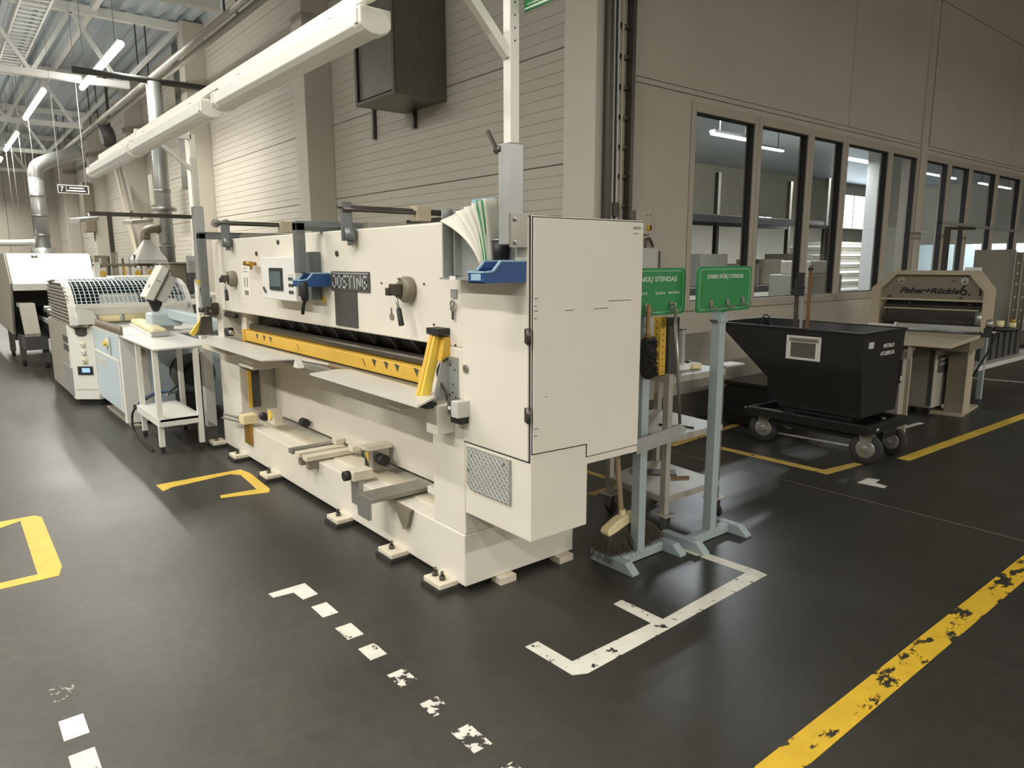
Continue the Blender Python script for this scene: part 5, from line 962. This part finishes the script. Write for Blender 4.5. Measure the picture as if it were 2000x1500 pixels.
for y0, y1, x, l in ((1.70, 2.02, -12.2, 'left'), (2.4, 2.8, -12.3, 'right')):
    t = thing('bench_lamp', 'flat grey lamp on the %s of the rail above the drilling machine' % l, 'lamp', (x, y0, 2.2), 'lamps above the drilling machine'); MB().bar((x+.1, y0, 2.20), (x-.35, y1, 2.26), .16, .05).build('housing', M['greyplastic'], t, bevel=.01); MB().bar((x+.09, y0, 2.17), (x-.34, y1, 2.23), .13, .012).build('diffuser', M['diff'], t); MB().bar((x-.33, (y0+y1)/2+.1, 2.28), (-12.6, (y0+y1)/2+.1, 2.32), .02).build('hanger', M['darksteel'], t)
# silver ducts, extraction hood
def vduct(x, y, z0, z1, r, label):
    t = thing('round_duct', label, 'duct', (x, y, z0)); cyl('pipe', M['galv'], t, (x, y, z0), (x, y, z1), r, n=24)
    for k in range(3): z = z0+(z1-z0)*(.18+.28*k); MB().ring((x, y, z), (0, 0, 1), r*.98, r*1.10, 24, .05).build('clamp_ring', M['steel'], t)
    return t
d1 = vduct(-13, 3.13, 1.3, 4.45, .115, 'tall silver duct rising behind the drilling machine'); MB().ring((-13, 3.13, 2.46), (0, 0, 1), .10, .19, 24, .05).build('flange', M['steel'], d1); tube('branch', M['machbrown'], d1, [(-13, 3.05, 2.12), (-12.95, 2.92, 2.14), (-12.92, 2.80, 2.08), (-12.92, 2.78, 1.90)], .07, 12)
EH = thing('extraction_hood', 'grey pyramid extraction hood beside the tall silver duct', 'hood', (-12.6, 2.75, 1.6)); MB().add([(-12.9, 2.52, 1.64), (-12.3, 2.52, 1.64), (-12.3, 2.95, 1.64), (-12.9, 2.95, 1.64), (-12.66, 2.70, 1.95), (-12.54, 2.70, 1.95), (-12.54, 2.78, 1.95), (-12.66, 2.78, 1.95)], [(0, 1, 5, 4), (1, 2, 6, 5), (2, 3, 7, 6), (3, 0, 4, 7), (4, 5, 6, 7), (3, 2, 1, 0)]).build('cone', M['greyplastic'], EH); box('skirt', M['greyplastic'], EH, -12.9, -12.3, 2.52, 2.95, 1.58, 1.64); cyl('neck', M['machbrown'], EH, (-12.6, 2.74, 1.95), (-12.6, 2.74, 2.05), .06)
d2 = vduct(-24, 2.55, 2.0, 3.9, .19, 'far silver duct bending towards the wall below the roof'); tube('elbow', M['galv'], d2, [(-24, 2.55, 3.85), (-24, 2.60, 4.15), (-24, 2.8, 4.32), (-24, 3.2, 4.5), (-24, 3.7, 4.7)], .19, 18); tube('low_pipe', M['machwhite'], d2, [(-24, 2.5, 2.35), (-24, 2.42, 2.20), (-24, 2.2, 2.14), (-24, .9, 2.12), (-24, -2, 2.12)], .085, 14)
MB().cyl((-24, 2.55, 1.2), (-24, 2.55, 2.0), .30, n=24).cyl((-24, 2.55, 0), (-24, 2.55, 1.2), .22, n=24).build('collector', M['galv'], d2)
# pipes, cable tray and lamps under the roof
for y, l in ((3.66, 'nearer the trusses'), (3.84, 'nearer the wall')):
    t = thing('roof_pipe', 'pale pipe running under the roof along the ribbed wall, of the pair %s' % l, 'pipe', (-20, y, 5.05), 'pair of pipes under the roof'); cyl('pipe', M['pipe'], t, (-33, y, 5.05), (-9.2, y, 5.05), .05, n=14)
    for x in (-11, -16.3, -21.85, -27.5): box('hanger', M['darksteel'], t, x-.012, x+.012, y-.012, y+.012, 5.05, 6.3)
tag(cyl('dark_pipe', M['darkgrey'], None, (-13, 2.0, 4.47), (-13, 4.40, 4.47), .05, n=14), 'dark pipe crossing under the roof pipes to a wall column', 'pipe')
CT = thing('roof_cable_tray', 'grey ladder cable tray under the roof at the top left', 'cable tray', (-14, 1.8, 5.7))
for y in (1.58, 1.98): box('side_rail', M['truss'], CT, -20, -8, y-.015, y+.015, 5.68, 5.76)
for i in range(48): box('rung', M['truss'], CT, -19.9+.25*i, -19.85+.25*i, 1.595, 1.965, 5.69, 5.71)
for x in (-18.5, -14.5, -10.8): box('hanger', M['truss'], CT, x-.02, x+.02, 1.60, 1.64, 5.76, 6.42)
LL = ('nearest lit LED batten under the roof at the upper left', 'second lit LED batten under the roof from the camera', 'third lit LED batten under the roof from the camera', 'farthest lit LED batten at the left edge')
for i, (x0, x1, y, z) in enumerate(HALL):
    t = thing('roof_lamp', LL[i] if i < 4 else 'lit LED batten under the hall roof outside the picture', 'lamp', ((x0+x1)/2, y, z), 'LED battens under the roof'); cyl('tube', M['tube'], t, (x0, y, z-.02), (x1, y, z-.02), .05, n=14); box('housing', M['lampwhite'], t, x0, x1, y-.03, y+.03, z+.025, z+.06)
    for x in (x0+.4, x1-.4): box('hanger', M['steel'], t, x-.005, x+.005, y-.005, y+.005, z+.07, 6.42)
for y0, y1, x, z in SIDE_FILL:
    t = thing('roof_lamp', 'unseen LED batten added under the roof to light the guillotine side', 'lamp', (x, (y0+y1)/2, z), 'LED battens under the roof'); cyl('tube', M['tube'], t, (x, y0, z-.02), (x, y1, z-.02), .05, n=14); box('housing', M['lampwhite'], t, x-.05, x+.05, y0, y1, z+.02, z+.07)
    for y in (y0+.4, y1-.4): box('hanger', M['steel'], t, x-.005, x+.005, y-.005, y+.005, z+.07, 6.42)
FH = thing('fan_heater', 'dark fan heater hanging on the roof pipes near the far columns', 'heater', (-21, 4.0, 4.8)); MB().lathe((-21, 3.72, 4.72), [(.20, 0), (.27, .04), (.27, .25), (.18, .30)], (0, 1, .2), 20).build('casing', M['darkgrey'], FH); box('bracket', M['darksteel'], FH, -21.03, -20.97, 3.9, 3.96, 4.9, 6.3)
SG = thing('number_sign', 'dark hanging sign with a white figure seven near the far columns', 'sign', (-16, 2.3, 3.0)); box('frame', M['greyplastic'], SG, -16.03, -16.0, 2.03, 2.54, 2.885, 3.04); box('face', M['ink'], SG, -16.0, -15.995, 2.045, 2.525, 2.90, 3.025); text('7', M['letterwhite'], SG, (-15.994, 2.10, 2.92), .085, .05, '+X', bold=.02)
for z, y0, y1 in ((2.975, 2.22, 2.46), (2.925, 2.18, 2.48)): box('text_line', M['letterwhite'], SG, -15.9945, -15.993, y0, y1, z, z+.022)
box('divider', M['letterwhite'], SG, -15.9945, -15.993, 2.165, 2.17, 2.905, 3.02)
for y in (2.08, 2.5): box('hanger', M['steel'], SG, -16.02, -16.01, y-.004, y+.004, 3.04, 6.3)
for i, (x, y, z1, z0) in enumerate(((-20, 2.10, 4.9, 3.2), (-25, 2.15, 4.9, 2.9), (-24, 2.35, 4.9, 2.7), (-22.5, 2.2, 5.0, 2.8), (-23.5, 2.22, 5.0, 2.8), (-26, 2.1, 4.9, 2.9))):
    tag(cyl('power_cord', M['greyplastic'], None, (x, y, 6.35), (x, y+.02, z0), .008, n=6), ('first', 'second', 'third', 'fourth', 'fifth', 'sixth')[i]+' thin pale cord hanging from the far roof lamps', 'cord', 'thin cords hanging at the far left')
tag(MB().bar((-23.6, 4.36, 5.2), (-21.1, 4.36, 1.3), .16, .06, (0, 1, 0)).build('wall_brace', M['cream2'], None), 'long pale brace slanting down the far wall, lower of the two', 'brace'); tag(MB().bar((-23.0, 4.30, 5.2), (-21.2, 4.30, 2.9), .12, .06, (0, 1, 0)).build('wall_brace', M['machgrey'], None), 'short grey brace slanting down the far wall, upper of the two', 'brace')
tag(box('wall_cabinet', M['machgrey'], None, -18.7, -18.3, 4.2, 4.47, 2.9, 3.6, bevel=.01), 'grey cabinet high on the column behind the silver duct', 'cabinet'); tag(box('wall_cabinet', M['machbrown'], None, -28.3, -27.6, 4.2, 4.47, 2.6, 4.2, bevel=.01), 'tall dark cabinet on the far column behind the hanging sign', 'cabinet')
tag(MB().box(-17.2, -16.5, 4.55, 4.88, 3.2, 6.2).build('air_duct', M['duct'], None), 'second dull metal air duct on the wall between far columns', 'duct')
SO = thing('wall_socket_pair', 'pair of dark socket boxes on the wall beside the silver duct', 'sockets', (-14.5, 4.6, 1.7)); 
for x in (-15.5, -15.25): box('socket', M['darkgrey'], SO, x, x+.18, 4.80, 4.89, 1.85, 2.05, bevel=.01)
box('rail', M['galv'], SO, -15.55, -15.0, 4.86, 4.89, 1.93, 1.96)
